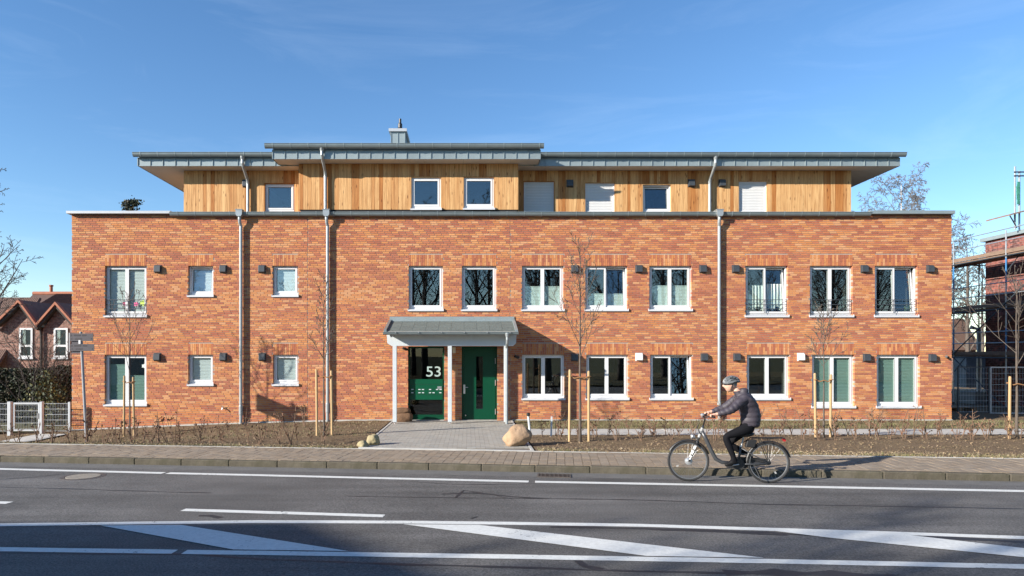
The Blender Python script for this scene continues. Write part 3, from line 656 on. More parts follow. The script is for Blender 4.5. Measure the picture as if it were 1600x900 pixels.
# windows -------------------------------------------------------------
def frame_ring(m, x0, x1, z0, z1, y0, y1, t, tb=None, tt=None, sh=0.0):
    tb = tb or t; tt = tt or t
    for (a, b, c, d) in ((x0, x1, z0, z0+tb), (x0, x1, z1-tt, z1), (x0, x0+t, z0+tb, z1-tt), (x1-t, x1, z0+tb, z1-tt)):
        m.obox((a, y0 + sh*(c-z0), c), (b-a,0,0), (0,y1-y0,0), (0, sh*(d-c), d-c))
def window(op, yw, leaves=1, tilt=(), blind=None, blind_h=1.0, blinds=None, rail=False, sill=True, recess=0.10, extra=None, fr=0.045, name='window', curtain=False):
    x0, x1, z0, z1 = op; y = yw + recess
    sz = z0 + (0.045 if sill else 0.0)
    m = MB(); frame_ring(m, x0, x1, sz, z1, y, y+0.07, fr, tb=0.06)
    n = leaves; wl = (x1-x0-2*fr)/n
    W = m.build(name, M['white'], B, bevel=0.004)
    for i in range(n):
        a, b = x0 + fr + i*wl + 0.001, x0 + fr + (i+1)*wl - 0.001; c, d = sz + 0.061, z1 - fr - 0.001
        sh = 0.0; ys = y - 0.012
        if i in tilt: sh = 0.085; ys = y + 0.02
        s = MB(); frame_ring(s, a, b, c, d, ys, ys+0.075, 0.058, sh=sh); S = s.build('sash', M['white'], W, bevel=0.005)
        g = MB(); yy = ys + 0.03; g.obox((a+0.05, yy+sh*0.05, c+0.05), (b-a-0.1,0,0), (0,0.022,0), (0,sh*(d-c-0.1),d-c-0.1)); g.build('pane', M['glass'], S)
        gs = MB(); frame_ring(gs, a+0.055, b-0.055, c+0.055, d-0.055, ys+0.004, ys+0.03, 0.008, sh=sh); gs.build('gasket', M['anthracite'], S)
        bl = blinds[i] if blinds else (blind, blind_h)
        if bl and bl[0]:
            mat, hgt = bl; zt = c + 0.05 + (d-c-0.1)*hgt; zb = c + 0.05; k = MB(); nn = max(2, int((zt-zb)/0.05)); yb = ys + 0.075 + sh*0.5
            if mat == 'curtain':
                for q in range(16):
                    xa, xb = lerp(a+.05, b-.05, q/16), lerp(a+.05, b-.05, (q+1)/16); ya, yc = yb + .03*math.sin(q*1.9), yb + .03*math.sin((q+1)*1.9)
                    lo = zb + 0.2*abs(math.sin(q*0.35 + 1)) * (zt-zb); k.face([(xa,ya,lo),(xb,yc,lo),(xb,yc,zt),(xa,ya,zt)])
            else:
                for q in range(nn):
                    za, zb2 = lerp(zb, zt, q/nn), lerp(zb, zt, (q+1)/nn); ya, yc = yb + (q % 2)*0.005, yb + ((q+1) % 2)*0.005
                    k.face([(a+.045,ya,za),(b-.045,ya,za),(b-.045,yc,zb2),(a+.045,yc,zb2)])
                k.box(a+.045, b-.045, yb-0.008, yb+0.016, zt, zt+0.02)
            k.build('blind' if mat != 'curtain' else 'curtain', M[mat], W)
    if sill:
        s = MB(); s.obox((x0-0.025, yw-0.045, z0+0.006), (x1-x0+0.05,0,0), (0,recess+0.043,0.028), (0,0,0.012)); s.obox((x0-0.025, yw-0.048, z0-0.032), (x1-x0+0.05,0,0), (0,0.006,0), (0,0,0.05))
        for xx in (x0-0.03, x1+0.024): s.box(xx, xx+0.006, yw-0.05, yw-0.002, z0-0.03, z0+0.05)
        s.build('sill', M['sill'], W)
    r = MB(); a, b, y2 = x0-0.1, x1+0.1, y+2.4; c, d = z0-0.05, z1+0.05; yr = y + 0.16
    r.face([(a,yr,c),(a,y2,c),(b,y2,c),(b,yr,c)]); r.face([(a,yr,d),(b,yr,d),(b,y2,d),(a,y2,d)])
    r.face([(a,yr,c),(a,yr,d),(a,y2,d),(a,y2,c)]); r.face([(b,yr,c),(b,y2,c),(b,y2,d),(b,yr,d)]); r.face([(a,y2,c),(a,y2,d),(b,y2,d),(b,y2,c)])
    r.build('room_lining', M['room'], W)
    if rail:
        q = MB(); zr0, zr1 = z0 + 0.10, z0 + 0.53; yr = yw + 0.035
        for zz in (zr0, zr0+0.14, zr0+0.28, zr1): q.box(x0+0.004, x1-0.004, yr, yr+0.012, zz-0.009, zz+0.009)
        for xx in (x0+0.02, (x0+x1)/2-0.07, x1-0.03): q.box(xx, xx+0.014, yr-0.008, yr+0.001, zr0, zr1)
        q.build('railing', M['anthracite'], W)
    return W
bw = lambda h: ('blind_pale', h)
wU1 = window(OPN['U1'], YF, 2, blind='blind_white', blind_h=1.0, rail=True)
window(OPN['U2'], YF, 1, tilt=(0,), blind='blind_grey'); window(OPN['U3'], YF, 1, blind='blind_grey')
window(OPN['U4'], YF); window(OPN['U5'], YF)
window(OPN['U6'], YF, 2, blind='blind_pale', blind_h=0.52); window(OPN['U7'], YF, 2, tilt=(1,), blind='blind_pale', blind_h=0.32); window(OPN['U8'], YF, 2, blind='blind_pale', blind_h=0.54)
window(OPN['U9'], YF, 2, tilt=(1,), rail=True, blinds=[('curtain', .62), ('curtain', .66)]); window(OPN['U10'], YF, 2, rail=True); window(OPN['U11'], YF, 2, tilt=(1,), rail=True)
wG1 = window(OPN['G1'], YF, 2, blinds=[('blind_green', .83), ('blind_green', .57)])
window(OPN['G2'], YF, 1, blind='blind_grey'); window(OPN['G3'], YF, 1, blind='blind_grey')
window(OPN['G6'], YF, 2); window(OPN['G7'], YF, 2); window(OPN['G8'], YF, 2, tilt=(1,)); window(OPN['G9'], YF, 2)
window(OPN['G10'], YF, 2, blind='blind_green'); window(OPN['G11'], YF, 2, blind='blind_green')
# stickers on the two left windows
def sticker(W, px, py, r, mat, petals, y):
    m = MB(); c = (WX(px, YF), WZ(py, YF)); pts = []
    for k in range(petals*4):
        t = 2*math.pi*k/(petals*4); rr = r*(1 + 0.3*math.cos(petals*t)); pts.append((c[0]+rr*math.cos(t), c[1]+rr*math.sin(t)))
    m.prism(pts, 'y', y, y+0.002); m.build('sticker', M[mat], W)
yst = YF + 0.10 - 0.012 + 0.03 - 0.006
sticker(wU1, 192, 474, 0.065, 'pink', 5, yst); sticker(wU1, 210, 475, 0.065, 'pink', 5, yst); sticker(wU1, 220, 473, 0.08, 'lime', 5, yst); sticker(wG1, 222, 572, 0.06, 'blind_pale', 5, yst)

# vent hoods ----------------------------------------------------------
def hood_mesh(mat):
    m = MB(); m.prism([(0,0),(-0.10,0.02),(-0.10,0.05),(-0.085,0.215),(0,0.235)], 'x', -0.1, 0.1); m.box(-0.115, 0.115, -0.012, 0.0, -0.012, 0.247); return m.mesh('vent_hood', mat)
hd, hw = hood_mesh(M['anthracite']), hood_mesh(M['white'])
def hood(px, py, Y, me):
    o = link('vent_hood', me, B, (WX(px, Y) - B.location.x, Y - B.location.y - 0.001, WZ(py, Y) - 0.115 - B.location.z)); b = o.modifiers.new('bevel', 'BEVEL'); b.width = 0.008; b.segments = 2
for px in (247, 349, 409.5, 898, 998, 1098, 1149, 1350, 1452.5): hood(px, 420.5, YF, hd)
for px, py in ((246,558),(349,558),(410,558),(898,558.5),(1100,558.5),(1151,558.5),(1353.5,559),(1456,559.5)): hood(px, py, YF, hd)
for px in (998.5, 1251): hood(px, 558, YF, hw)

# roof-terrace edge: coping, gutter, terrace slab ----------------------
def sweep_x(prof, x0, x1):
    m = MB(); k = len(prof); 
    for x in (x0, x1):
        for p in prof: m.v.append((x, p[0], p[1]))
    for i in range(k):
        j = (i+1) % k; m.f.append((i, j, k+j, k+i))
    m.f.append(tuple(range(k))[::-1]); m.f.append(tuple(range(k, 2*k))); m.c = [None]*len(m.f); m.m = [0]*len(m.f); return m
GV = 1.5
def gutter(x0, x1, ywall, ztop, r=0.075, mat='gutter', parent=B, brackets=0.55):
    prof = []
    for i in range(9):
        t = math.pi * i/8; prof.append((ywall - r - r*math.cos(t)*1.0 if False else ywall - r + r*math.cos(t), ztop - r*math.sin(t)*GV))
    for i in range(9):
        t = math.pi * (8-i)/8; prof.append((ywall - r + (r-0.006)*math.cos(t), ztop - (r-0.006)*math.sin(t)*GV))
    m = sweep_x(prof, x0, x1); yb = ywall - 2*r
    m.tube([(x0, yb, ztop), (x1, yb, ztop)], 0.012, 8)
    G = m.build('gutter', M[mat], parent, smooth=False)
    if brackets:
        bm_ = MB(); pr = [(ywall - r + (r+.006)*math.cos(math.pi*i/8), -(r+.006)*GV*math.sin(math.pi*i/8)) for i in range(9)] + [(ywall - r + (r+.001)*math.cos(math.pi*i/8), -(r+.001)*GV*math.sin(math.pi*i/8)) for i in range(8,-1,-1)]
        bm_.prism(pr, 'x', -0.012, 0.012); bm_.box(-.012,.012, ywall-2*r-0.014, ywall-2*r+.01, -0.01, 0.016); bme = bm_.mesh('bracket', M['zinc'])
        x = x0 + 0.25
        while x < x1: link('bracket', bme, G, (x, 0, ztop)); x += brackets
    return G
ZG = WZ(331.5, YF-0.15)
gutter(WX(266, 21.7), WX(1360, 21.7), YF-0.012, ZG, 0.08)
m = MB(); m.prism([(YF-0.16, ZTOP+0.03),(YF-0.16, ZTOP+0.105),(YF-0.15, ZTOP+0.115),(YF+0.6, ZTOP+0.105),(YF+0.6, ZTOP+0.02)], 'x', WX(102, 21.6), WX(265, 21.6)); m.build('coping', M['coping'], B)
m = MB(); m.prism([(YF-0.16, ZTOP+0.02),(YF-0.16, ZTOP+0.115),(YF-0.15, ZTOP+0.125),(YF+0.6, ZTOP+0.105),(YF+0.6, ZTOP+0.02)], 'x', WX(1361, 21.6), WX(1494, 21.6)); m.build('coping', M['zinc'], B)
m = MB(); m.box(FL+.002, FR-.002, YF+0.002, 32.9, ZTOP+0.001, ZTOP+0.019); m.build('roof_terrace', M['anthracite'], B)
m = MB(); m.box(WX(266,21.7), WX(1360,21.7), YF-0.01, YF+0.35, ZTOP+0.022, ZTOP+0.06); m.build('gutter_board', M['anthracite'], B)

# timber-clad top floor ------------------------------------------------
YC, YW = YF + 0.0, YF + 0.66                          # centre block and set-back wings
CL, CR = WX(468, YC), WX(808.5, YC); WL, WR = WX(287, YW), WX(1330, YW)
ZS = 8.15; ZSC = 8.19; ZT0 = ZTOP + 0.08
POP = {}
for k, Y, a in (('P1',YW,(412.5,460.5,286,330)),('S1',YW,(817.5,866.5,283,331)),('S2',YW,(913.5,961.5,285,331)),('P4',YW,(1003.5,1049.5,287.5,331)),('S3',YW,(1153.5,1199.5,282.5,331)),
               ('P2',YC,(641.5,690,276,327)),('P3',YC,(723.5,773,276,326.5))):
    POP[k] = (WX(a[0],Y), WX(a[1],Y), max(ZT0-0.03, WZ(a[3],Y)), WZ(a[2],Y))
TW = None
def clad(x0, x1, y, z0, z1, holes, parent, seed):
    r = random.Random(seed)
    m = MB(); wall_with_holes(m, x0, x1, z0-0.03, z1, holes, y+0.026, 0.12); wl = m.build('timber_wall', M['membrane'], parent)
    xs = sorted({x0, x1, *[h[0] for h in holes], *[h[1] for h in holes]})
    for a, b in zip(xs[:-1], xs[1:]):
        n = max(1, round((b-a)/0.128)); e = [a] + sorted(lerp(a, b, (i + r.uniform(-.16,.16))/n) for i in range(1, n)) + [b]
        for p, q in zip(e[:-1], e[1:]):
            zs = [(z0, z1)]
            for h in holes:
                if h[0] - 1e-6 <= p and q <= h[1] + 1e-6: zs = [(h[3]+0.005, z1)] if h[2] <= z0 + 0.05 else [(h[3]+0.005, z1), (z0, h[2]-0.045)]
            for (c, d) in zs:
                if d - c < 0.03: continue
                t = MB(); dy = r.uniform(-.002,.002); t.box(p+0.0025, q-0.0025, y+dy, y+0.024, c, d); t.build('board', M['larch'], wl)
    for h in holes:                                    # timber reveals
        t = MB(); t.box(h[0]-0.0, h[0]+0.022, y+0.003, y+0.13, h[2], h[3]-0.022); t.box(h[1]-0.022, h[1], y+0.003, y+0.13, h[2], h[3]-0.022); t.box(h[0], h[1], y+0.003, y+0.13, h[3]-0.021, h[3]); t.build('reveal_board', M['larch'], wl)
    return wl
clad(WL, CL+0.05, YW, ZT0, ZS, [POP['P1']], B, 1)
clad(CR-0.05, WR, YW, ZT0, ZS, [POP[k] for k in ('S1','S2','P4','S3')], B, 2)
clad(CL, CR, YC, WZ(327.5,YC), ZSC, [POP['P2'], POP['P3']], B, 3)
m = MB(); m.box(CL+0.03, CR-0.03, YC+0.03, YC+0.1, ZTOP+0.02, WZ(327.5,YC)-0.001); m.build('base_strip', M['membrane'], B)
for X, y0 in ((CL, YC), (CR, YC)):
    m = MB(); s = 1 if X > 0 else -1; m.box(X-0.012+0.012*s, X+0.012+0.012*s, y0+0.001, YW+0.02, WZ(327.5,YC), ZSC); m.build('side_board', M['larch'], B)
for X in (WL, WR):
    for j in range(75):
        y = YW + 0.03 + j*0.128; s = 1 if X > 0 else -1; m = MB(); m.box(min(X, X-0.024*s)+0.001*s, max(X, X-0.024*s)+0.001*s, y, y+0.124, ZT0, ZS)
        if j < 40: m.build('side_board', M['larch'], B)
m = MB(); m.box(WL+0.03, WR-0.03, 31.0, 32.0, ZT0, ZS); m.build('rear_wall', M['membrane'], B)
def inset(op, d): return (op[0]+d, op[1]-d, op[2], op[3]-d)
window(inset(POP['P1'], .022), YW, sill=False, recess=0.07); window(inset(POP['P4'], .022), YW, sill=False, recess=0.07, tilt=(0,))
window(inset(POP['P2'], .022), YC, recess=0.06); window(inset(POP['P3'], .022), YC, recess=0.06)
for k in ('S1','S2','S3'):
    x0, x1, z0, z1 = inset(POP[k], .022); m = MB(); frame_ring(m, x0, x1, z0, z1, YW+0.05, YW+0.11, 0.035, tb=0.03); S = m.build('roller_shutter', M['white'], B)
    m = MB(); hgt = 0.052; m.prism([(0.0,0.0),(-0.010,0.006),(-0.012,hgt/2),(-0.010,hgt-0.008),(0,hgt-0.002)], 'x', x0+0.034, x1-0.034); me = m.mesh('slat', M['shutter']); z = z0+0.032
    while z < z1-0.04: link('slat', me, S, (0, YW+0.085, z)); z += hgt
    m = MB(); m.box(x0+0.01, x1-0.01, YW+0.086, YW+0.1, z0, z1-0.01); m.build('shutter_backing', M['shutter'], S)
for px, py in ((384.5,287),(890.5,287),(1080,286.5),(1128,286.5)): hood(px, py, YW, hd)

# roof: slab, soffit, fascia panels, gutters --------------------------
YEW, YEC = YW - 0.54, YC - 0.52
EL, ER = WX(215.5, YEW), WX(1406, YEW); CEL, CER = WX(426, YEC), WX(844.5, YEC)
m = MB(); m.box(EL+.01, ER-.01, YEW+.025, 32.6, ZS+.02, ZS+.30); roof = m.build('roof', M['zinc'], B)
m = MB(); m.box(CEL+.01, CER-.01, YEC+.025, 28, ZSC+.02, ZSC+.335); m.build('roof_centre', M['zinc'], B)
def panels(x0, x1, y, z0, z1, parent, pw=0.385):
    n = round((x1-x0)/pw); pw = (x1-x0)/n
    m = MB(); m.box(0.0, pw, 0, 0.02, 0, z1-z0); m.box(-0.011, 0.011, -0.022, 0.0, 0.0, z1-z0-0.01); m.box(0, pw, -0.008, 0.0, 0, 0.02); me = m.mesh('fascia_panel', M['zinc'])
    for i in range(n): link('fascia_panel', me, parent, (x0 + i*pw, y, z0))
panels(EL, CEL+0.3, YEW, ZS, ZS+.27, roof); panels(CER-0.15, ER, YEW, ZS, ZS+.27, roof); panels(CEL, CER, YEC, ZSC, ZSC+.30, roof)
for X, y0, y1, z0, z1 in ((EL-.008, YEW, 32.6, ZS, ZS+.27), (ER-.008, YEW, 32.6, ZS, ZS+.27), (CEL-.008, YEC, YEW+.6, ZSC, ZSC+.3), (CER-.008, YEC, YEW+.6, ZSC, ZSC+.3)):
    m = MB(); m.box(X, X+.016, y0+0.001, y1, z0+.001, z1); y = y0+.38
    while y < y1: m.box(X-.02, X+.036, y, y+.02, z0+.002, z1-.01); y += .385
    m.build('verge_fascia', M['zinc'], roof)
def soffits(x0, x1, y0, y1, z, cut):
    e = [x0] + [c for c in cut if x0 < c < x1] + [x1]
    for a, b in zip(e[:-1], e[1:]):
        m = MB(); m.box(a+.004, b-.004, y0, y1, z+.004, z+.019); m.build('soffit_panel', M['soffit'], roof)
soffits(EL+.02, ER-.02, YEW+.021, 32.5, ZS, [WX(296,22), -6.5, -3.5, -0.5, 2.5, 4.5, WX(1055,22), 9.6, WX(1318,22)])
soffits(CEL+.02, CER-.02, YEC+.021, YW+.1, ZSC, [WX(477,21.4), -2.2, WX(640,21.4), WX(662,21.4), WX(724,21.4), WX(798,21.4)])
gutter(EL-.09, CEL+0.05, YEW-.03, ZS+.385, .085, parent=roof); gutter(CER-.02, ER+.11, YEW-.03, ZS+.385, .085, parent=roof); gutter(CEL-.2, CER+.09, YEC-.03, ZSC+.425, .09, parent=roof)
for X in (EL, ER-.28):
    m = MB(); m.box(X, X+.28, YEW+.1, YEW+.5, ZS+.301, ZS+.43); m.box(X-.02, X+.3, YEW+.08, YEW+.52, ZS+.43, ZS+.45); m.build('roof_upstand', M['coping'], roof)
# chimney
Yc = 26.0; a, b = WX(611, Yc), WX(632.5, Yc); zc0, zc1 = ZSC+.336, WZ(206, Yc)
m = MB(); m.box(a, b, Yc, Yc+1.4, zc0, zc1)
for xx in (a, (a+b)/2, b): m.box(xx-.014, xx+.014, Yc-.02, Yc, zc0, zc1-.01)
for k in range(5): m.box(b, b+.02, Yc+.02+k*.33, Yc+.05+k*.33, zc0, zc1-.01)
ch = m.build('chimney', M['zinc'], B)
m = MB(); m.box(a-.08, b+.08, Yc-.08, Yc+1.48, zc1, zc1+.11); m.build('chimney_cap', M['coping'], ch)
m = MB(); xx = WX(623.5, Yc); m.lathe([(0.14,0),(0.14,.12),(.085,.17),(.085,.32),(.05,.36),(.05,.52)], (xx, Yc+.4, zc1+.11), 14); m.build('flue', M['black'], ch)

# downpipes -------------------------------------------------------------
for X, yg, yw_, zg in ((WX(379,21.85), YEW-.08, YW, ZS+.30), (WX(503,21.2), YEC-.085, YC, ZSC+.34), (WX(1118,21.85), YEW-.08, YW, ZS+.30)):
    m = MB(); m.lathe([(.05,-.10),(.085,-.01),(.085,.0)], (X, yg, zg-.02), 14)
    yp = yw_ - .085; m.tube([(X,yg,zg-.10),(X,yg,zg-.22),(X,yg+.05,zg-.30),(X,yp-.07,zg-.60),(X,yp-.02,zg-.68),(X,yp,zg-.76),(X,yp,ZTOP+.20),(X+.0,yp-.02,ZTOP+.15)], .048, 14)
    for z in (7.75, 7.0): m.tube([(X,yp,z-.012),(X,yp,z+.012)], .054, 14)
    D = m.build('downpipe', M['pipe'], B, smooth=False)
    if yw_ != YC:                                        # run across the terrace to the gutter
        m = MB(); m.tube([(X,yp,ZTOP+.17),(X,yp-.3,ZTOP+.13),(X,YF-.05,ZTOP+.12)], .046, 12); m.build('pipe_branch', M['pipe'], D)
    X2 = X - .03 if X < 0 else X + .05
    if yw_ == YC: X2 = X + .05
    h = MB(); h.prism([(X2-.10, ZTOP+.13),(X2-.10,ZTOP-.01),(X2-.06,ZTOP-.07),(X2+.06,ZTOP-.07),(X2+.10,ZTOP-.01),(X2+.10,ZTOP+.13)], 'y', YF-.235, YF-.05); h.box(X2-.115, X2+.115, YF-.25, YF-.04, ZTOP+.13, ZTOP+.15); h.build('hopper', M['pipe'], D)
    y3 = YF - .082; t = MB()
    t.tube([(X2,YF-.15,ZTOP-.06),(X2,YF-.15,ZTOP-.16),(X2,YF-.13,ZTOP-.25),(X2+.02,y3+.0,ZTOP-.36),(X2+.02,y3,ZTOP-.46),(X2+.02,y3,baseZ(X)-.05)], .05, 16)
    for z in (5.4, 3.6, 1.9, .55): t.tube([(X2+.02,y3,z-.014),(X2+.02,y3,z+.014)], .056, 16); t.box(X2+.012, X2+.028, y3+.04, YF, z-.01, z+.01)
    t.lathe([(.058,0),(.062,.02),(.062,.28),(.058,.30)], (X2+.02, y3, .28 + baseZ(X)), 16)
    t.build('downpipe', M['pipe'], B, smooth=False)

# entrance: glazed mailbox panel and door -----------------------------
x0, x1, z0, z1 = OPN['PANEL']; z0 = 0.01; yd = YF + .15
m = MB(); frame_ring(m, x0, x1, z0, z1, yd, yd+.07, .05, tb=.03); PN = m.build('mailbox_panel', M['green'], B)
zm0, zm1 = WZ(624.5, yd), WZ(592.5, yd)
m = MB(); m.box(x0+.051, x1-.051, yd+.02, yd+.04, zm1+.002, z1-.051); m.build('upper_pane', M['darkglass'], PN)
m = MB(); m.box(x0+.051, x1-.051, yd+.02, yd+.04, z0+.16, zm0-.002); m.build('lower_pane', M['darkglass'], PN)
m = MB(); m.box(x0+.051, x1-.051, yd+.01, yd+.05, z0+.03, z0+.158); m.build('kick_panel', M['green'], PN)
m = MB(); m.box(x0+.051, x1-.051, yd-.03, yd+.05, zm0, zm1); MBX = m.build('mailbox_block', M['mailgreen'], PN, bevel=.004)
ys = yd - .034
zz1, zz2 = WZ(608.5, yd), WZ(613.5, yd)
for px in (644.5, 655.5, 661, 672):
    for z in (zz1, zz2):
        m = MB(); m.box(WX(px,yd)-.035, WX(px,yd)+.035, ys, ys+.004, z-.014, z+.014); m.build('name_plate', M['whitepaint'], MBX)
for px, z in ((677.5, zz2), (688, zz2), (683, zz1), (688.5, zz1)):
    m = MB(); m.box(WX(px,yd)-.036, WX(px,yd)+.036, ys, ys+.004, z-.014, z+.014); m.build('name_plate', M['whitepaint'], MBX)
m = MB(); m.box(WX(686,yd)-.05, WX(690,yd), ys-.004, ys+.004, zz1+.02, WZ(603.5,yd)); m.build('intercom', M['steel'], MBX)
for k in range(1, 4):
    m = MB(); m.box(x0+.06, x1-.06, ys+.001, ys+.0045, lerp(zm0,zm1,k/4)-.003, lerp(zm0,zm1,k/4)+.003); m.build('mailbox_seam', M['black'], MBX)
cu = bpy.data.curves.new('number', 'FONT'); cu.body = '53'; cu.size = .60; cu.extrude = .001; cu.offset = .003; cu.space_character = 1.0
to = bpy.data.objects.new('number_tmp', cu); COL.objects.link(to); dg = bpy.context.evaluated_depsgraph_get(); dg.update()
tm = bpy.data.meshes.new_from_object(to.evaluated_get(dg)); bpy.data.objects.remove(to)
xs_ = [v.co.x for v in tm.vertices]; zs_ = [v.co.y for v in tm.vertices]; sx = (WX(688.5,yd)-WX(666,yd))/(max(xs_)-min(xs_)); sz_ = (WZ(572.5,yd)-WZ(588.5,yd))/(max(zs_)-min(zs_))
for v in tm.vertices: v.co = ((v.co.x-min(xs_))*sx, v.co.z, (v.co.y-min(zs_))*sz_)
tm.materials.clear(); tm.materials.append(M['number'])
link('house_number', tm, PN, (WX(666,yd), yd+.016, WZ(588.5,yd)))
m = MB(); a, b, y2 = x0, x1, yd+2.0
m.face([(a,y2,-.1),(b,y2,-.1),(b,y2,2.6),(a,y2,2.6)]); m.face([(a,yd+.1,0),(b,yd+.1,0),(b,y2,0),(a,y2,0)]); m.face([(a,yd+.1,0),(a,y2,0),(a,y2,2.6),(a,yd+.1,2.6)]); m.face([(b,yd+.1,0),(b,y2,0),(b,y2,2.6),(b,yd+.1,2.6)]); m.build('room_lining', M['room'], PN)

x0, x1, z0, z1 = OPN['DOOR']; z0 = 0.012
m = MB(); frame_ring(m, x0, x1, z0, z1, yd, yd+.07, .06, tb=.02, tt=.07); DR = m.build('entrance_door', M['green'], B)
sx0, sx1, sz0, sz1 = WX(744,yd), WX(754.5,yd), WZ(639,yd), WZ(557,yd)
m = MB(); y0, y1 = yd-.012, yd+.055; a, b, c, d = x0+.062, x1-.062, z0+.022, z1-.072
m.box(a, sx0, y0, y1, c, d); m.box(sx1, b, y0, y1, c, d); m.box(sx0, sx1, y0, y1, c, sz0); m.box(sx0, sx1, y0, y1, sz1, d); leaf = m.build('door_leaf', M['green'], DR)
m = MB(); m.box(sx0+.002, sx1-.002, yd+.01, yd+.03, sz0+.002, sz1-.002); m.build('door_pane', M['darkglass'], DR)
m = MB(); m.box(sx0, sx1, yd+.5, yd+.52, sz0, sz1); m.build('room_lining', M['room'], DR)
m = MB(); hx = WX(725.5,yd); m.box(hx-.03, hx+.03, y0-.012, y0-.001, WZ(615,yd), WZ(601,yd)); m.tube([(hx,y0-.01,1.05),(hx,y0-.055,1.05),(hx+.12,y0-.055,1.05)], .011, 8); m.build('handle', M['steel'], DR)
for py in (564, 598, 643):
    m = MB(); m.tube([(x1-.055,yd-.02,WZ(py,yd)-.09),(x1-.055,yd-.02,WZ(py,yd)+.09)], .013, 8); m.build('hinge', M['steel'], DR)
m = MB(); m.lathe([(.02,0),(.02,.04),(0.005,.05)], (WX(727.5,yd), yd-.06, .13), 8); m.build('door_stop', M['steel'], DR)
m = MB(); m.box(OPN['PANEL'][0], x1, YF+.02, YF+.3, -.06, .006); m.build('threshold', M['concrete'], B)
# porch
YP, YE = YF - 1.02, YF - 1.40
PLX, PRX = WX(609, YF), WX(803.5, YF)
zw, ze = WZ(503, YF), WZ(519, YE)
m = MB(); m.obox((PLX, YE, ze-.02), (PRX-PLX,0,0), (0, YF-.02-YE, zw-ze), (0,0,.04)); PO = m.build('porch', M['soffit'], B)
n = 6
for j in range(n):                                       # felt shingles, course by course
    for i in range(10):
        a, b = lerp(PLX+.05, PRX-.05, i/10), lerp(PLX+.05, PRX-.05, (i+1)/10); t0, t1 = j/n, (j+1.12)/n; t1 = min(t1, 1)
        k = MB(); k.obox((a+.003, lerp(YE,YF-.03,t0), lerp(ze,zw,t0)+.024+.004), (b-a-.006,0,0), (0,(YF-.03-YE)*(t1-t0),(zw-ze)*(t1-t0)-.006), (0,0,.008)); k.build('shingle', M['shingle'], PO)
m = MB(); m.box(PLX, PRX, YF-.03, YF-.004, zw+.02, WZ(495,YF)); m.obox((PLX,YF-.12,zw+.012),(PRX-PLX,0,0),(0,.09,.03),(0,0,.02)); m.build('flashing', M['zinc'], PO)
for X in (PLX, PRX-.05):
    m = MB(); m.obox((X-.015, YE-.03, ze+.0), (.08,0,0), (0, YF-.03-YE, zw-ze), (0,0,.075)); m.build('verge_trim', M['zinc'] if X > 0 else M['gutter'], PO)
gutter(PLX-.03, PRX+.03, YE+.01, ze+.0, .055, parent=PO, brackets=0) 
x = PLX + .35
m = MB(); m.box(-.012,.012,-.12,-.0,-.045,-.0); bme = m.mesh('bracket', M['pipe'])
while x < PRX: link('bracket', bme, PO, (x, YE-.01, ze+.012)); x += .68
zb0, zb1 = WZ(540.5, YP), WZ(523, YP)+.02
m = MB(); m.prism([(PLX+.03,zb1),(PLX+.05,zb0+.08),(PLX+.18,zb0),(PRX-.10,zb0),(PRX-.02,zb0+.08),(PRX,zb1)], 'y', YP-.05, YP+.05); m.build('beam', M['whitepaint'], PO, bevel=.004)
for px in (617, 703, 790.5):
    xx = WX(px, YP); m = MB(); m.box(xx-.06, xx+.06, YP-.06, YP+.06, .05, zb0+.001); m.build('post', M['whitepaint'], PO, bevel=.006)
    m = MB(); m.tube([(xx,YP,-.02),(xx,YP,.06)], .018, 8); m.box(xx-.05,xx+.05,YP-.05,YP+.05,-.005,.004); m.build('post_foot', M['steel'], PO)
for k in range(4):
    xx = lerp(PLX+.15, PRX-.2, k/3); m = MB(); m.obox((xx, YE+.1, ze-.10+.05), (.07,0,0), (0,YF-.02-YE-.1,(zw-ze)*.92), (0,0,-.10)); m.build('rafter', M['whitepaint'], PO)
m = MB(); xd = WX(792.5, YE); m.lathe([(.045,-.13),(.07,-.03),(.07,0)], (xd, YE-.05, ze-.02), 12); m.tube([(xd,YE-.05,ze-.14),(xd,YE-.05,ze-.22),(xd,YE+.0,ze-.32),(xd+.0,YP-.13,ze-.45),(xd,YP-.12,ze-.55),(xd,YP-.12,.0)], .042, 14)
for z in (.25, .6): m.tube([(xd,YP-.12,z),(xd,YP-.12,z+.02)], .048, 12)
m.build('downpipe', M['pipe'], PO)
# small wall fittings
m = MB(); xl = WX(709.5, YF); m.box(xl-.05, xl+.05, YF-.025, YF-.001, WZ(552,YF), WZ(542.5,YF)); m.box(xl-.045, xl+.045, YF-.10, YF-.025, WZ(551.5,YF), WZ(543,YF)); m.build('wall_lamp', M['lampglass'], B)
for px, py in ((633, 545), (807, 557.5), (1477.5, 558)):
    xx, zz = WX(px,YF), WZ(py,YF); m = MB(); m.tube([(xx+.06,YF,zz-.02),(xx+.06,YF-.05,zz-.02)], .035, 10); m.tube([(xx+.05,YF-.05,zz-.02),(xx-.06,YF-.12,zz+.02)], .042, 10); m.build('security_camera', M['black'], B)
xx, zz = WX(349,YF), WZ(637.5,YF); m = MB(); m.tube([(xx,YF,zz),(xx,YF-.09,zz),(xx,YF-.11,zz-.05)], .018, 8); m.tube([(xx-.04,YF-.05,zz+.05),(xx+.04,YF-.05,zz+.05)], .01, 6); m.tube([(xx,YF-.05,zz),(xx,YF-.05,zz+.05)], .01, 6); m.build('water_tap', M['steel'], B)

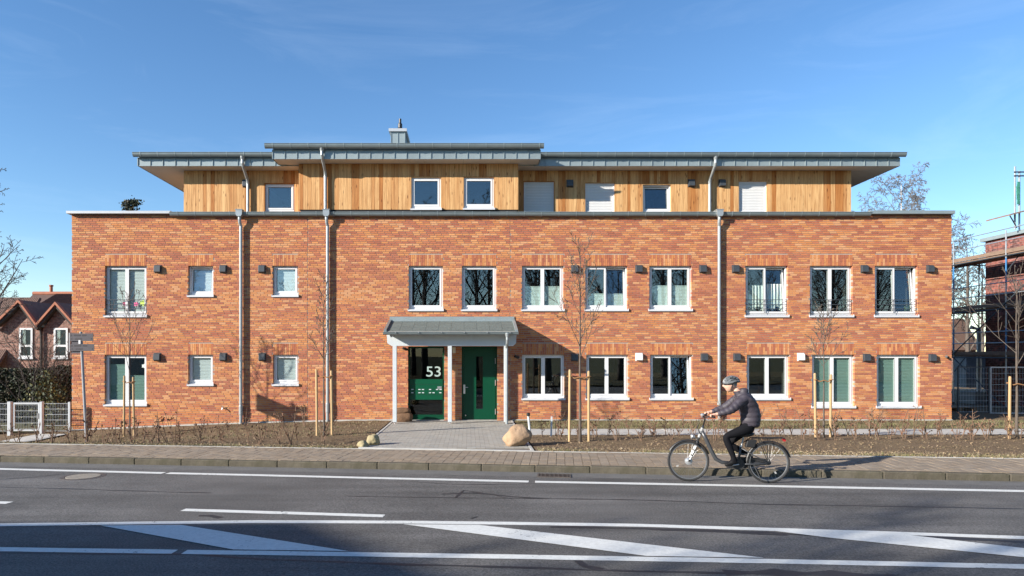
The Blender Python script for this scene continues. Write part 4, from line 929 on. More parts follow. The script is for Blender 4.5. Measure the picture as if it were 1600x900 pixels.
# ------------------------------------------------------------------ vegetation
def rot_about(v, axis, ang): return Matrix.Rotation(ang, 3, axis) @ v
def grow(mb, p, d, L, r, lev, rg, P):
    """one limb with its side limbs; P: dict(levels, nseg, up, wig, kids, ratio, spread, rmin, start)"""
    ns = P['nseg'][min(lev, len(P['nseg'])-1)]; pts = [p.copy()]; rad = [r]; q = p.copy(); dd = d.normalized()
    dirs = [dd.copy()]; end = 0.28 if lev else P.get('taper', 0.25)
    up = P['up'][min(lev, len(P['up'])-1)]; wig = P['wig'][min(lev, len(P['wig'])-1)]
    for i in range(ns):
        dd = (dd + Vector((rg.gauss(0,wig), rg.gauss(0,wig), rg.gauss(0,wig))) + Vector((0,0,up))).normalized()
        q = q + dd*(L/ns); pts.append(q.copy()); rad.append(max(P['rmin'], lerp(r, r*end, (i+1)/ns))); dirs.append(dd.copy())
    mb.tube(pts, rad, P['sides'][min(lev, len(P['sides'])-1)], cap=False)
    if lev + 1 >= P['levels']: return
    nk = P['kids'][min(lev, len(P['kids'])-1)]; st = P['start'][min(lev, len(P['start'])-1)]; az = rg.uniform(0, 6.28)
    for k in range(nk):
        t = lerp(st, 0.98, (k + rg.uniform(0.1, 0.9))/nk); i = min(int(t*ns), ns-1); f = t*ns - i
        pp = pts[i].lerp(pts[i+1], f); bd = dirs[i]; az += 2.4 + rg.uniform(-.5, .5)
        a = bd.orthogonal().normalized(); a = rot_about(a, bd, az)
        sp = P['spread'][min(lev, len(P['spread'])-1)] * rg.uniform(.75, 1.25)
        nd = (bd*math.cos(sp) + a*math.sin(sp)).normalized()
        ln = L * P['ratio'][min(lev, len(P['ratio'])-1)] * lerp(1.0, P.get('tip', 0.45), (t-st)/(1-st+1e-6)) * rg.uniform(.7, 1.2)
        grow(mb, pp, nd, ln, max(P['rmin'], lerp(r, r*end, t) * rg.uniform(.45, .65)), lev+1, rg, P)
def tree_meshes(seed, H, r, P, mat, mat2=None):
    rg = random.Random(seed); tr = MB(); cr = MB()
    # trunk first, then crown of limbs
    ns = 10; pts = []; rad = []; x = y = 0
    for i in range(ns+1):
        t = i/ns; pts.append(Vector((x, y, H*t - 0.15))); rad.append(max(P['rmin'], r*lerp(1.15, P.get('taper', .12), t**.8)))
        x += rg.gauss(0, P['tw']*H/ns); y += rg.gauss(0, P['tw']*H/ns)
    tr.tube(pts, rad, 8, cap=True); az = rg.uniform(0, 6)
    for k in range(P['limbs']):
        t = lerp(P['first'], .97, (k + rg.uniform(.1,.9))/P['limbs']); i = min(int(t*ns), ns-1); pp = pts[i].lerp(pts[i+1], t*ns-i)
        az += 2.4 + rg.uniform(-.4,.4); inc = P['inc'] * rg.uniform(.8, 1.2); d = Vector((math.cos(az)*math.sin(inc), math.sin(az)*math.sin(inc), math.cos(inc)))
        ln = H * P['limb'] * lerp(1.0, P.get('tiplimb', .35), (t-P['first'])/(1-P['first'])) * rg.uniform(.75, 1.2)
        grow(cr, pp, d, ln, max(P['rmin'], lerp(rad[i], rad[i+1], .5)*P.get('limbr', .5)), 0, rg, P)
    return tr.mesh('trunk', mat, True), cr.mesh('crown', mat2 or mat, True)
def put_tree(name, label, cat, loc, meshes, group=None, rz=0, sc_=1.0):
    t = thing(name, label, cat, loc, group, world=False, rz=rz); t.scale = (sc_,)*3
    link('trunk', meshes[0], t, (0,0,0)); link('crown', meshes[1], t, (0,0,0)); return t

YOUNG = dict(levels=3, nseg=[6,4,3], up=[.10,.06,.03], wig=[.05,.08,.1], kids=[5,3,0], ratio=[.38,.42], spread=[.65,.7], rmin=.0056, start=[.18,.15], sides=[5,4,3], tw=.006, limbs=17, first=.40, inc=.62, limb=.30, taper=.10, limbr=.52)
def staked(px, base_py, Y, top_py, stakes, seed, label, P, gz):
    X = WX(px, Y); H = WZ(top_py, Y) - gz
    put_tree('young_tree', label, 'tree', (X, Y, gz), tree_meshes(seed, H, P.get('r', .032), P, M['bark']), 'young staked trees in the front beds', rz=seed*1.3)
    return X
def stake(px, top, base, Y, label):
    X = WX(px, Y); z0, z1 = bedZ(X, Y)-.2, WZ(top, Y); m = MB(); m.lathe([(.031,0),(.031,z1-z0-.03),(.024,z1-z0)], (0,0,0), 10)
    o = m.build('stake', M['stake'], smooth=False); o.location = (X, Y, z0); r = random.Random(int(px)); o.rotation_euler = (r.uniform(-.02,.02), r.uniform(-.012,.012), 0)
    return tag(o, label, 'stake', 'peeled stakes beside the young trees'), X, z1
def strap(xa, xb, xt, Y, z, label):
    m = MB(); m.tube([(xa,Y,z),(lerp(xa,xt,.5),Y-.03,z-.045),(xt-.02,Y-.03,z-.02),(xt+.02,Y-.03,z-.02),(lerp(xt,xb,.5),Y-.03,z-.05),(xb,Y,z)], .014, 6)
    for x in (xa, xb): m.ring((x,Y,z), (0,0,1), .042, .012, 12, 5)
    tag(m.build('tree_tie', M['strap']), label, 'tree tie', 'coconut ties between stakes and trees')
TY = [ # tree px, Y, top y, (stake px...), stake top, seed, words, params
 (203, 20.0, 446, (193.5, 209.5), 587, 21, 'below the window with the flower stickers', dict(YOUNG, limbs=15, first=.44, limb=.36, inc=.55, r=.026, rmin=.0048, kids=[4,2,0])),
 (506.5, 17.6, 418, (495.5, 519), 577, 22, 'in front of the second downpipe from the signpost', dict(YOUNG, limbs=16, first=.42, limb=.20, inc=.62, r=.030)),
 (906.5, 16.2, 368, (889.5, 920), 577.5, 23, 'to the right of the porch', dict(YOUNG, limbs=18, first=.42, limb=.27, inc=.66, r=.036)),
 (1287, 17.0, 476, (1274.5, 1297.5), 583, 24, 'behind the rear wheel of the bicycle', dict(YOUNG, limbs=14, first=.55, limb=.30, inc=.62, r=.026)),
 (1589, 16.6, 425, (1577, 1606), 588, 25, 'before the building site fence', dict(YOUNG, limbs=9, first=.38, limb=.55, inc=.75, r=.036, tw=.012)),
]
for px, Y, top, st, sty, seed, words, P in TY:
    g = bedZ(WX(px,Y), Y); xt = staked(px, 0, Y, top, st, seed, 'bare young tree tied between two stakes ' + words, P, g)
    sd = [stake(s, sty + (2 if i else 0), 0, Y + (.03 if i else -.02), ('left' if i == 0 else 'right') + ' stake of the young tree ' + words) for i, s in enumerate(st)]
    strap(sd[0][1], sd[1][1], xt, Y, min(sd[0][2], sd[1][2]) - .13, 'brown tie holding the young tree ' + words)

# hedge whips in the beds
def whip(seed):
    r = random.Random(seed); m = MB(); H = r.uniform(.42, .66)
    for s in range(r.randint(2, 4)):
        p = Vector((r.uniform(-.03,.03), r.uniform(-.03,.03), -.03)); d = Vector((r.gauss(0,.25), r.gauss(0,.25), 1)).normalized(); pts = [p.copy()]; n = 6; h = H*r.uniform(.55, 1.1)
        for i in range(n):
            d = (d + Vector((r.gauss(0,.10), r.gauss(0,.10), .05))).normalized(); p = p + d*(h/n); pts.append(p.copy())
        m.tube(pts, [lerp(.0095,.005,i/n) for i in range(n+1)], 4, cap=False)
        for k in range(r.randint(2, 5)):
            i = r.randint(2, n-1); a = pts[i]; e = a + Vector((r.gauss(0,.06), r.gauss(0,.06), r.uniform(.03,.10))); m.tube([a, e], [.005,.004], 3, cap=False)
            for q in range(r.randint(0, 4)):
                c = a.lerp(e, r.uniform(.3, 1.1)); u = Vector((r.gauss(0,1), r.gauss(0,1), r.gauss(0,1))).normalized()*.024; v = u.orthogonal().normalized()*.017; w_ = u.cross(v).normalized()*.006
                m.face([c-u, c+v+w_, c+u, c-v+w_], m=1)
    return m.mesh('sapling', [M['whip'], M['dryleaf']])
WH = [whip(100+i) for i in range(9)]
r = random.Random(77)
ORD = lambda k: '%d%s' % (k, 'th' if 10 <= k % 100 <= 20 else {1:'st',2:'nd',3:'rd'}.get(k % 10, 'th'))
def whips(x0, x1, n, yf, row, side, group):
    for i in range(n):
        label = 'thin bare hedge sapling, %s from the porch in the %s row of the %s bed' % (ORD(i+1 if side == 'right' else n-i), row, side)
        X = lerp(x0, x1, (i + r.uniform(-.3,.3))/n); Y = yf(X) + r.uniform(-.18,.18)
        o = link('hedge_sapling', r.choice(WH), None, (X, Y, bedZ(X, Y))); o.rotation_euler = (0, 0, r.uniform(0, 6.28)); s = r.uniform(.75, 1.25); o.scale = (s, s, s*r.uniform(.9,1.15)); tag(o, label, 'sapling', group)
whips(-13.2, -2.9, 27, lambda X: paveY(X)+.45, 'front', 'left', 'hedge saplings in the left bed'); whips(-12.3, -3.1, 18, lambda X: paveY(X)+1.5, 'middle', 'left', 'hedge saplings in the left bed'); whips(-10.5, -3.4, 11, lambda X: 20.2, 'back', 'left', 'hedge saplings in the left bed')
whips(1.9, 14.6, 40, lambda X: PF-.35, 'middle', 'right', 'hedge saplings in the right bed'); whips(2.2, 13.8, 26, lambda X: PF-1.2, 'front', 'right', 'hedge saplings in the right bed'); whips(4.5, 15, 14, lambda X: PB+.45, 'back', 'right', 'hedge saplings in the right bed')
# leaf litter, clods and dry grass: uncountable
def litter(name, x0, x1, yf0, yf1, n, label, size, cols, zf=bedZ, flat=.35):
    m = MB()
    for i in range(n):
        X = r.uniform(x0, x1); a, b = yf0(X), yf1(X); Y = lerp(a, b, r.random()**1.25)
        if noise.noise(Vector((X*.9, Y*1.4, 9.1))) + r.uniform(-.45,.45) < -.12: continue
        c = Vector((X, Y, zf(X, Y) + r.uniform(.004, .03))); s = size*r.uniform(.5, 1.5); u = Vector((r.gauss(0,1), r.gauss(0,1), r.gauss(0,flat))).normalized()*s; v = Vector((r.gauss(0,1), r.gauss(0,1), r.gauss(0,flat))).normalized()*s*.7
        m.face([c-u, c+v, c+u*.9+Vector((0,0,s*.5))], c=r.choice(cols))
    return tag(m.build(name, M['litter']), label, kind='stuff')
LC = [(.24,.17,.10),(.16,.11,.065),(.29,.21,.13),(.11,.075,.045),(.20,.16,.09)]; GC = [(.22,.19,.10),(.27,.22,.13),(.16,.16,.06),(.19,.145,.085),(.12,.14,.045)]
litter('leaf_litter', -14, XL-.1, paveY, lambda X: 21.6, 15000, 'dry leaves and clods scattered on the left bed', .022, LC)
litter('leaf_litter', XR+.1, 20, paveY, lambda X: PF, 16000, 'dry leaves and clods scattered on the right bed', .022, LC)
EC = [(.34,.26,.16),(.28,.20,.12),(.22,.16,.09),(.38,.30,.20)]
litter('leaf_litter', XR+.1, 20, lambda X: paveY(X)-.05, lambda X: paveY(X)+.7, 9000, 'pale dry leaves gathered along the back of the pavement, right bed', .020, EC)
litter('leaf_litter', -13, XL-.1, lambda X: paveY(X)-.03, lambda X: paveY(X)+.5, 5000, 'pale dry leaves gathered along the back of the pavement, left bed', .020, EC)
def blades(name, x0, x1, yf0, yf1, n, label, h, cols):
    m = MB()
    for i in range(n):
        X = r.uniform(x0, x1); Y = lerp(yf0(X), yf1(X), r.random())
        if noise.noise(Vector((X*1.1, Y*1.1, 4.2))) + r.uniform(-.4,.4) < -.05: continue
        z = bedZ(X, Y); a = r.uniform(0, 6.28); hh = h*r.uniform(.4, 1.3); dx, dy = math.cos(a)*.006, math.sin(a)*.006; lx, ly = r.gauss(0,.5)*hh, r.gauss(0,.5)*hh
        m.face([(X-dx,Y-dy,z),(X+dx,Y+dy,z),(X+lx,Y+ly,z+hh)], c=r.choice(cols))
    return tag(m.build(name, M['litter']), label, kind='stuff')
blades('dry_grass', XR+.1, 19, lambda X: PB, lambda X: YF-.05, 16000, 'short dry grass along the foot of the wall', .05, GC)
blades('dry_grass', XR+.1, 16, lambda X: paveY(X)+.0, lambda X: paveY(X)+.35, 5000, 'tufts of dry grass along the back edge of the pavement, right bed', .06, GC)
blades('dry_grass', -13, XL-.1, lambda X: paveY(X)+.0, lambda X: paveY(X)+.30, 5000, 'tufts of dry grass along the back edge of the pavement, left bed', .05, GC)
blades('dry_grass', -14, XL-.2, lambda X: 17.5, lambda X: 21.5, 9000, 'sparse dry grass on the left bed', .04, GC)

# pot plant behind the railed window at the corner
yq = YF + .10 + .17; xq = WX(1420, yq); zq_ = WZ(492, yq)
pp = thing('pot_plant', 'small green pot plant inside the railed window at the brick corner', 'plant', (xq, yq, zq_))
m = MB(); m.lathe([(.05,0),(.07,.10),(.065,.10)], (xq, yq, zq_), 12); m.build('pot', M['blind_white'], pp)
LG = [pm('leaf_pot', (.08,.16,.03), .6), pm('leaf_pot_pale', (.16,.24,.06), .6)]
m = MB()
for i in range(90):
    c = Vector((xq + r.gauss(0,.08), yq + r.gauss(0,.05), zq_ + .13 + abs(r.gauss(0,.07)))); u = Vector((r.gauss(0,1), r.gauss(0,1), r.gauss(0,1))).normalized()*.03; v = u.orthogonal().normalized()*.02
    m.face([c-u, c+v, c+u, c-v], m=i % 2)
m.build('foliage', LG, pp)
# boulders
def rock(name, c, sx, sy, sz_, seed, mat, label, rz=0, tilt=0):
    bm = bmesh.new(); bmesh.ops.create_icosphere(bm, subdivisions=4, radius=1)
    for v in bm.verts:
        n = v.co.normalized(); k = 1 + .20*noise.noise(n*1.3 + Vector((seed,0,0))) + .09*noise.noise(n*3.0 + Vector((0,seed,0))) + .035*noise.noise(n*8) + .012*noise.noise(n*20)
        q = n*k
        for pl in (Vector((.5,-.8,.3)), Vector((-.7,-.5,.5)), Vector((.2,.3,-1)), Vector((.9,.1,.2)), Vector((-.2,-.6,-.7))):   # ground-down facets
            pl = pl.normalized(); h = q.dot(pl) - .86
            if h > 0: q -= pl*h*.65
        v.co = Vector((q.x*sx, q.y*sy, q.z*sz_))
    me = bpy.data.meshes.new(name); bm.to_mesh(me); bm.free(); me.polygons.foreach_set('use_smooth', [True]*len(me.polygons)); me.materials.append(mat)
    o = link(name, me, None, c); o.rotation_euler = (0, tilt, rz); return tag(o, label, 'boulder')
def onbed(px, py):
    Z = .03; d = (HC-Z)*F/(py-CY); return WX(px, d), d
X, Y = onbed(810, 700); rock('boulder', (X, Y+.3, .245), .33, .27, .255, 3.1, M['boulder'], 'large sandy boulder at the corner of the entrance paving', tilt=-.55)
X, Y = onbed(582, 696); rock('boulder', (X, Y+.1, .13), .165, .15, .14, 5.2, M['fieldstone'], 'mossy round fieldstone at the edge of the entrance paving', rz=.6)
X, Y = onbed(566, 699); rock('boulder', (X, Y+.08, .07), .135, .12, .10, 8.4, M['fieldstone'], 'small flat fieldstone lying beside the mossy round one', rz=1.9)
# bollard light and marker stake behind the boulder
Y = 17.0; b0 = Vector((WX(829,Y), Y, .0)); b1 = Vector((WX(825.5,Y), Y, WZ(650,Y)))
bl = thing('bollard_light', 'slim leaning garden light with a black head behind the large boulder', 'garden light', b0)
m = MB(); m.tube([b0, b1], .028, 12); m.build('post', M['whitepaint'], bl)
m = MB(); m.tube([b1, b1 + Vector((0,0,.07))], .045, 12); m.tube([b1+Vector((0,0,.07)), b1+Vector((0,0,.085))], .035, 12); m.build('head', M['black'], bl)
Y = 17.3; m = MB(); m.obox((-.02,-.012,-.1), (.04,0,0), (0,.024,0), (0,0,.1+WZ(652,Y))); m.obox((-.02,-.012,WZ(652,Y)), (.04,0,0), (0,.024,0), (.0,0,.02)); o = m.build('marker_stake', M['whitepaint']); o.location = (WX(861,Y), Y, 0); o.rotation_euler = (0, .03, 0)
tag(o, 'short pale survey stake in the bed beside the garden light', 'stake')
# sacks at the porch
for k, (px, zc, sx, sz_) in enumerate(((632, .13, .24, .15), (629, .33, .22, .09))):
    bm = bmesh.new(); bmesh.ops.create_cube(bm, size=2); bmesh.ops.subdivide_edges(bm, edges=bm.edges, cuts=6, use_grid_fill=True)
    for v in bm.verts:
        n = v.co.normalized(); q = v.co.lerp(n*1.25, .55); q *= 1 + .10*noise.noise(v.co*1.7 + Vector((k*7,0,0))) + .05*noise.noise(v.co*5); v.co = Vector((q.x*sx, q.y*.17, q.z*sz_))
    me = bpy.data.meshes.new('sack'); bm.to_mesh(me); bm.free(); me.polygons.foreach_set('use_smooth', [True]*len(me.polygons)); me.materials.append(M['sack'])
    o = link('sack', me, None, (WX(px, YF-.4), YF-.42+k*.03, zc)); tag(o, ('lower' if k == 0 else 'upper') + ' brown sack leaning by the outer porch post', 'sack')

# signpost
Y = 19.1; gz = bedZ(WX(135,Y),Y); p0 = Vector((WX(135.5,Y), Y, gz-.1)); p1 = Vector((WX(126.5,Y), Y, WZ(519,Y)))
sg = thing('signpost', 'leaning grey signpost with dark finger boards at the left bed', 'signpost', (p0.x, Y, gz))
m = MB(); m.tube([p0, p1], .038, 14); m.tube([p1, p1+Vector((0,0,.015))], .034, 14); m.build('pole', M['polegrey'], sg)
for z0, z1, x0, x1 in ((533, 521, 111, 147), (548.5, 537.5, 111.5, 148.5)):
    a, b, c, d = WX(x0,Y), WX(x1,Y), WZ(z0,Y), WZ(z1,Y)
    m = MB(); m.box(a, b, Y-.05, Y-.035, c, d); bd = m.build('finger_board', M['signface'], sg)
    for (u0, u1, v0, v1) in ((.03,.09,.62,.85),(.16,.46,.64,.84),(.52,.71,.64,.84),(.05,.10,.2,.36),(.22,.52,.2,.36),(.91,.95,.2,.4)):
        m = MB(); m.box(lerp(a,b,u0), lerp(a,b,u1), Y-.0515, Y-.0505, lerp(c,d,v0), lerp(c,d,v1)); m.build('marking', M['signmark'], bd)
m = MB(); a = WX(109.5,Y); m.box(a-.008, a+.010, Y-.045, Y+.45, WZ(550,Y), WZ(520,Y)); m.build('cross_board', M['galv'], sg)
m = MB(); m.box(WX(112,Y), WX(128,Y), Y-.02, Y-.005, WZ(552.5,Y), WZ(531,Y)); m.build('back_board', M['signface'], sg)
m = MB(); m.box(WX(124.5,Y), WX(127.5,Y), Y-.06, Y-.034, WZ(537.4,Y), WZ(531.5,Y)); m.build('clamp', M['white'], sg)

# ------------------------------------------------------------------ left side: fence, hedge, house, trees
YN = 21.55; zg = -.37; zt = WZ(629, YN)
rodm = MB(); rodm.tube([(0,0,0),(0,0,zt-zg-.05)], .0035, 4); rodme = rodm.mesh('rod', M['galv'])
def mesh_panel(parent, x0, x1, z0, z1, y, sp=.05, me=None):
    n = int((x1-x0)/sp)
    for i in range(1, n): link('rod', me or rodme, parent, Vector((lerp(x0,x1,i/n), y, z0)) - Vector(parent['_wl']))
    k = max(3, round((z1-z0)/.2)+1)
    for j in range(k):
        z = lerp(z0+.02, z1-.02, j/(k-1)); m = MB(); m.box(x0, x1, y-.012, y-.005, z-.004, z+.004); m.box(x0, x1, y+.005, y+.012, z-.004, z+.004); m.build('cross_rod', M['galv'], parent)
fl = thing('mesh_fence', 'galvanised rod mesh fence panel between gate and house corner', 'fence', (WX(88,YN), YN, zg))
mesh_panel(fl, WX(69,YN), WX(107,YN), zg+.04, zt-.01, YN)
m = MB(); m.box(WX(107,YN), WX(110,YN), YN-.03, YN+.03, zg-.2, zt+.02); m.build('post', M['galv'], fl)
fl2 = thing('mesh_fence', 'rod mesh fence panel beyond the white gate post', 'fence', (WX(-40,YN), YN, zg))
mesh_panel(fl2, WX(-90,YN), WX(11,YN), zg+.04, zt-.01, YN); m = MB(); m.box(WX(-93,YN), WX(-90,YN), YN-.03, YN+.03, zg-.2, zt+.02); m.build('post', M['galv'], fl2)
gt = thing('garden_gate', 'white framed rod mesh gate in the fence', 'gate', (WX(44,YN), YN, zg))
m = MB(); frame_ring(m, WX(21,YN), WX(62,YN), zg+.06, zt, YN-.02, YN+.02, .045); m.build('gate_frame', M['galv'], gt)
mesh_panel(gt, WX(24,YN), WX(59.5,YN), zg+.1, zt-.05, YN)
for a, b in ((13, 18), (63.5, 67)):
    m = MB(); m.box(WX(a,YN), WX(b,YN), YN-.06, YN+.06, zg-.2, zt+.03); m.build('gate_post', M['galv'], gt)
m = MB(); m.box(WX(59.5,YN), WX(62,YN), YN-.05, YN-.021, zg+.45, zg+.62); m.build('lock', M['steel'], gt)

def leafmass(n, f, size, seed, cols_n=3):
    rg = random.Random(seed); m = MB()
    for i in range(n):
        c = f(rg); u = Vector((rg.gauss(0,1), rg.gauss(0,1), rg.gauss(0,1))).normalized(); v = u.orthogonal().normalized(); v = rot_about(v, u, rg.uniform(0,6.28)); s = size*rg.uniform(.6,1.4)
        m.face([c-u*s, c+v*s*.55, c+u*s, c-v*s*.55], m=rg.randrange(cols_n))
    return m
M['leaf1'] = pm('leaf_dark', (.022,.032,.016), .7, var=.3); M['leaf2'] = pm('leaf_mid', (.042,.052,.022), .7, var=.3); M['leaf3'] = pm('leaf_brown', (.060,.050,.026), .8, var=.3); M['leaf4'] = pm('leaf_yellow', (.17,.165,.055), .7, var=.25)
LV = [M['leaf1'], M['leaf2'], M['leaf3']]
YH = 25.0
def hedgepos(rg):
    X = rg.uniform(WX(-120,YH), WX(118,YH)); t = rg.random(); top = WZ(576,YH) + .18*noise.noise(Vector((X*1.1,0,5))) + .06*noise.noise(Vector((X*5,0,1)))
    return Vector((X, YH + (rg.random()**2)*1.1 + .10*noise.noise(Vector((X*2,t*3,0))), lerp(-.4, top, t**.8)))
hg = thing('hedge', 'dark evergreen hedge behind the mesh fence', 'hedge', (WX(20,YH), YH, -.4))
leafmass(26000, hedgepos, .06, 3).build('foliage', LV, hg)
m = MB()
for i in range(14):
    X = lerp(WX(-110,YH), WX(110,YH), i/13); m.tube([(X,YH+.5,-.5),(X+.05,YH+.5,1.2)], .04, 6)
m.build('stems', M['barkdark'], hg)
bs = thing('garden_shrub', 'yellowish green shrub growing in front of the dark hedge', 'shrub', (WX(74,24), 24, -.4))
def shr(rg):
    t = rg.gauss(0,.36); h = rg.random(); return Vector((WX(74,24) + t*(1.1-h*.4), 24 + rg.gauss(0,.25), -.35 + (WZ(578,24)+.35)*h*(1-.4*abs(t))))
leafmass(1600, shr, .05, 4).build('foliage', [M['leaf4'], M['leaf2'], M['leaf2']], bs)
BUSH = dict(levels=3, nseg=[6,4,3], up=[.05,.03,.02], wig=[.09,.12,.15], kids=[6,4,0], ratio=[.42,.45], spread=[.6,.7], rmin=.006, start=[.25,.15], sides=[5,3,3], tw=.02, limbs=16, first=.05, inc=.55, limb=.85, taper=.3, limbr=.7, tiplimb=.9)
put_tree('bare_shrub', 'tall leafless shrub before the house with twin gables', 'shrub', (WX(52,24.3), 24.3, -.4), tree_meshes(40, 2.3, .05, BUSH, M['barkdark']))
put_tree('bare_shrub', 'wispy leafless shrub rising from the hedge beside the brick corner', 'shrub', (WX(95,24.6), 24.6, -.4), tree_meshes(41, 2.0, .04, dict(BUSH, limb=.75), M['barkdark']))
# house with twin gables
YH2 = 33.0
HS = thing('gabled_house', 'dark red brick house with twin gabled dormers and tiled roof', 'house', (WX(60,YH2), YH2, -.5))
M['rooftile'] = pm('roof_tile', (.14,.082,.060), .75, var=.25, scale=5, rnd=.15); M['verge'] = pm('verge_tile', (.36,.13,.07), .75, var=.2, scale=4)
def hx(p): return WX(p, YH2)
def hz(p): return WZ(p, YH2)
m = MB(); m.box(hx(-260), hx(240), YH2+.6, YH2+9, -.5, hz(600)); m.build('wall', M['oldbrick'], HS)
gab = [(35.5, 473, -5, 64, 516), (92.5, 476.5, 63, 122, 514)]
for apx, apy, l, rr, ey in gab:
    m = MB(); m.prism([(hx(l+4),-.5),(hx(rr-2),-.5),(hx(rr-2),hz(ey)),(hx(apx),hz(apy)-.12),(hx(l+4),hz(ey))], 'y', YH2, YH2+4); m.build('gable_wall', M['oldbrick'], HS)
    for sx_, (ex) in ((-1, l), (1, rr)):
        a = Vector((hx(apx), YH2-.35, hz(apy))); b = Vector((hx(ex), YH2-.35, hz(ey)+.12)); d = b - a; 
        m = MB(); m.obox(a, d, (0,.22,0), (0,0,.14)); m.build('verge_tiles', M['verge'], HS)
        n = 8
        m = MB(); m.obox(a + Vector((0,.22,.06)), d, (0,2.4,0), (0,0,.06)); m.build('dormer_roof', M['rooftile'], HS)
        m = MB(); m.obox(a + Vector((0,.06,-.02)), d*.97, (0,.26,0), (0,0,-.14)); m.build('barge_board', M['barkdark'], HS)
def hwin(x0, x1, y0, y1):
    m = MB(); frame_ring(m, hx(x0), hx(x1), hz(y1), hz(y0), YH2-.04, YH2+.05, .09); m.box(hx(x0), hx(x1), YH2-.035, YH2+.04, lerp(hz(y1),hz(y0),.36), lerp(hz(y1),hz(y0),.36)+.10); W_ = m.build('window', M['white'], HS)
    m = MB(); m.box(hx(x0)+.08, hx(x1)-.08, YH2-.02, YH2-.008, hz(y1)+.08, hz(y0)-.08); m.build('pane', M['glass'], W_)
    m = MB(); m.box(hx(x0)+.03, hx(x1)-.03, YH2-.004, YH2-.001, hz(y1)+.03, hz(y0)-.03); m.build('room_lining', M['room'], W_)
    m = MB(); m.face([(hx(x0)+.1,YH2-.006,hz(y0)-.1),(lerp(hx(x0),hx(x1),.45),YH2-.006,hz(y0)-.1),(hx(x0)+.3,YH2-.006,hz(lerp(y0,y1,.55))),(hx(x0)+.1,YH2-.006,hz(lerp(y0,y1,.6)))]); m.build('curtain', M['curtain'], W_)
    m = MB(); m.box(hx(x0)-.05, hx(x1)+.05, YH2-.1, YH2-.042, hz(y1)-.08, hz(y1)); m.build('sill', M['sill'], W_)
hwin(30.5, 51.5, 512.5, 558.5); hwin(84.5, 106.5, 512.5, 558.5)
# main roof, tiled
Yr0, Yr1 = YH2+.7, YH2+4.6; zr0, zr1 = 3.7, WZ(459.5, Yr1)
xa, xb = hx(-6), hx(260)
m = MB(); m.face([(xa,Yr0,zr0),(xb,Yr0,zr0),(xb,Yr1,zr1),(WX(52,Yr1),Yr1,zr1)]); m.face([(WX(52,Yr1),Yr1,zr1),(xb,Yr1,zr1),(xb,Yr1+4,zr0),(xa,Yr1+4,zr0)]); m.face([(xa,Yr0,zr0),(WX(52,Yr1),Yr1,zr1),(xa,Yr1+4,zr0)]); RF = m.build('main_roof', M['rooftile'], HS)
dv = Vector((0, Yr1-Yr0, zr1-zr0)); nv = Vector((0, -dv.z, dv.y)).normalized(); tm_ = MB()
ncol, nrw = 70, 14
for j in range(nrw):
    for i in range(ncol):
        X = lerp(hx(0), hx(150), i/ncol); X2 = lerp(hx(0), hx(150), (i+1)/ncol); t = j/nrw
        if X < lerp(xa, WX(52,Yr1), t): continue
        o_ = Vector((X, Yr0, zr0)) + dv*t; w2 = (X2-X)*.62; k_ = dv*(1.05/nrw)
        if t < .35 and i % 1 == 0: pass
        tm_.face([o_+nv*.01, o_+Vector((w2/2,0,0))+nv*.07, o_+Vector((w2/2,0,0))+k_+nv*.05, o_+k_+nv*.005]); tm_.face([o_+Vector((w2/2,0,0))+nv*.07, o_+Vector((w2,0,0))+nv*.01, o_+Vector((w2,0,0))+k_+nv*.005, o_+Vector((w2/2,0,0))+k_+nv*.05]); tm_.face([o_+nv*.01, o_+Vector((w2,0,0))+nv*.01, o_+Vector((w2/2,0,0))+nv*.07])
tag(tm_.build('roof_tiles', M['rooftile'], RF), kind='stuff')
m = MB(); m.tube([(WX(52,Yr1),Yr1,zr1+.03),(xb,Yr1,zr1+.03)], .11, 10); m.build('ridge', M['verge'], RF)
m = MB(); m.tube([(WX(80,Yr1),Yr1,zr1),(WX(80,Yr1),Yr1,zr1+.45)], .08, 10); m.tube([(WX(80,Yr1),Yr1,zr1+.42),(WX(80,Yr1),Yr1,zr1+.5)], .11, 10); m.build('vent_pipe', M['verge'], RF)
# lower side roof and valley gutter
m = MB(); m.obox((hx(-120), YH2-.6, hz(572)), (hx(12)-hx(-120),0,0), (0,3.2,3.4), (0,0,.1)); SR = m.build('side_roof', M['rooftile'], HS)
tm_ = MB()
for i in range(46):
    X = lerp(hx(-120), hx(12), i/46); tm_.tube([(X,YH2-.6,hz(572)+.1),(X,YH2+2.6,hz(572)+3.5)], .06, 6)
tag(tm_.build('roof_tiles', M['rooftile'], SR), kind='stuff')
m = MB(); m.tube([(hx(64),YH2-.1,hz(510)),(hx(66),YH2-.08,hz(525)),(hx(66),YH2-.08,-.4)], .05, 8); m.build('downpipe', M['barkdark'], HS); m = MB(); m.box(hx(56), hx(70), YH2-.15, YH2+1.2, hz(511), hz(506)+.1); m.build('valley_gutter', M['zinc'], HS)

BIG = dict(levels=4, nseg=[8,6,4,3], up=[.05,.04,.03,.0], wig=[.07,.10,.13,.15], kids=[7,5,4,0], ratio=[.42,.45,.45], spread=[.65,.7,.75], rmin=.010, start=[.25,.2,.15], sides=[6,5,3,3], tw=.010, limbs=15, first=.24, inc=.75, limb=.40, taper=.15, limbr=.55)
put_tree('bare_tree', 'bare tree whose twigs reach in beside the house with twin gables', 'tree', (WX(-62,26), 26, -.5), tree_meshes(50, 9.4, .15, dict(BIG, rmin=.008, limb=.50, inc=.85, first=.2), M['barkdark']), rz=.7)
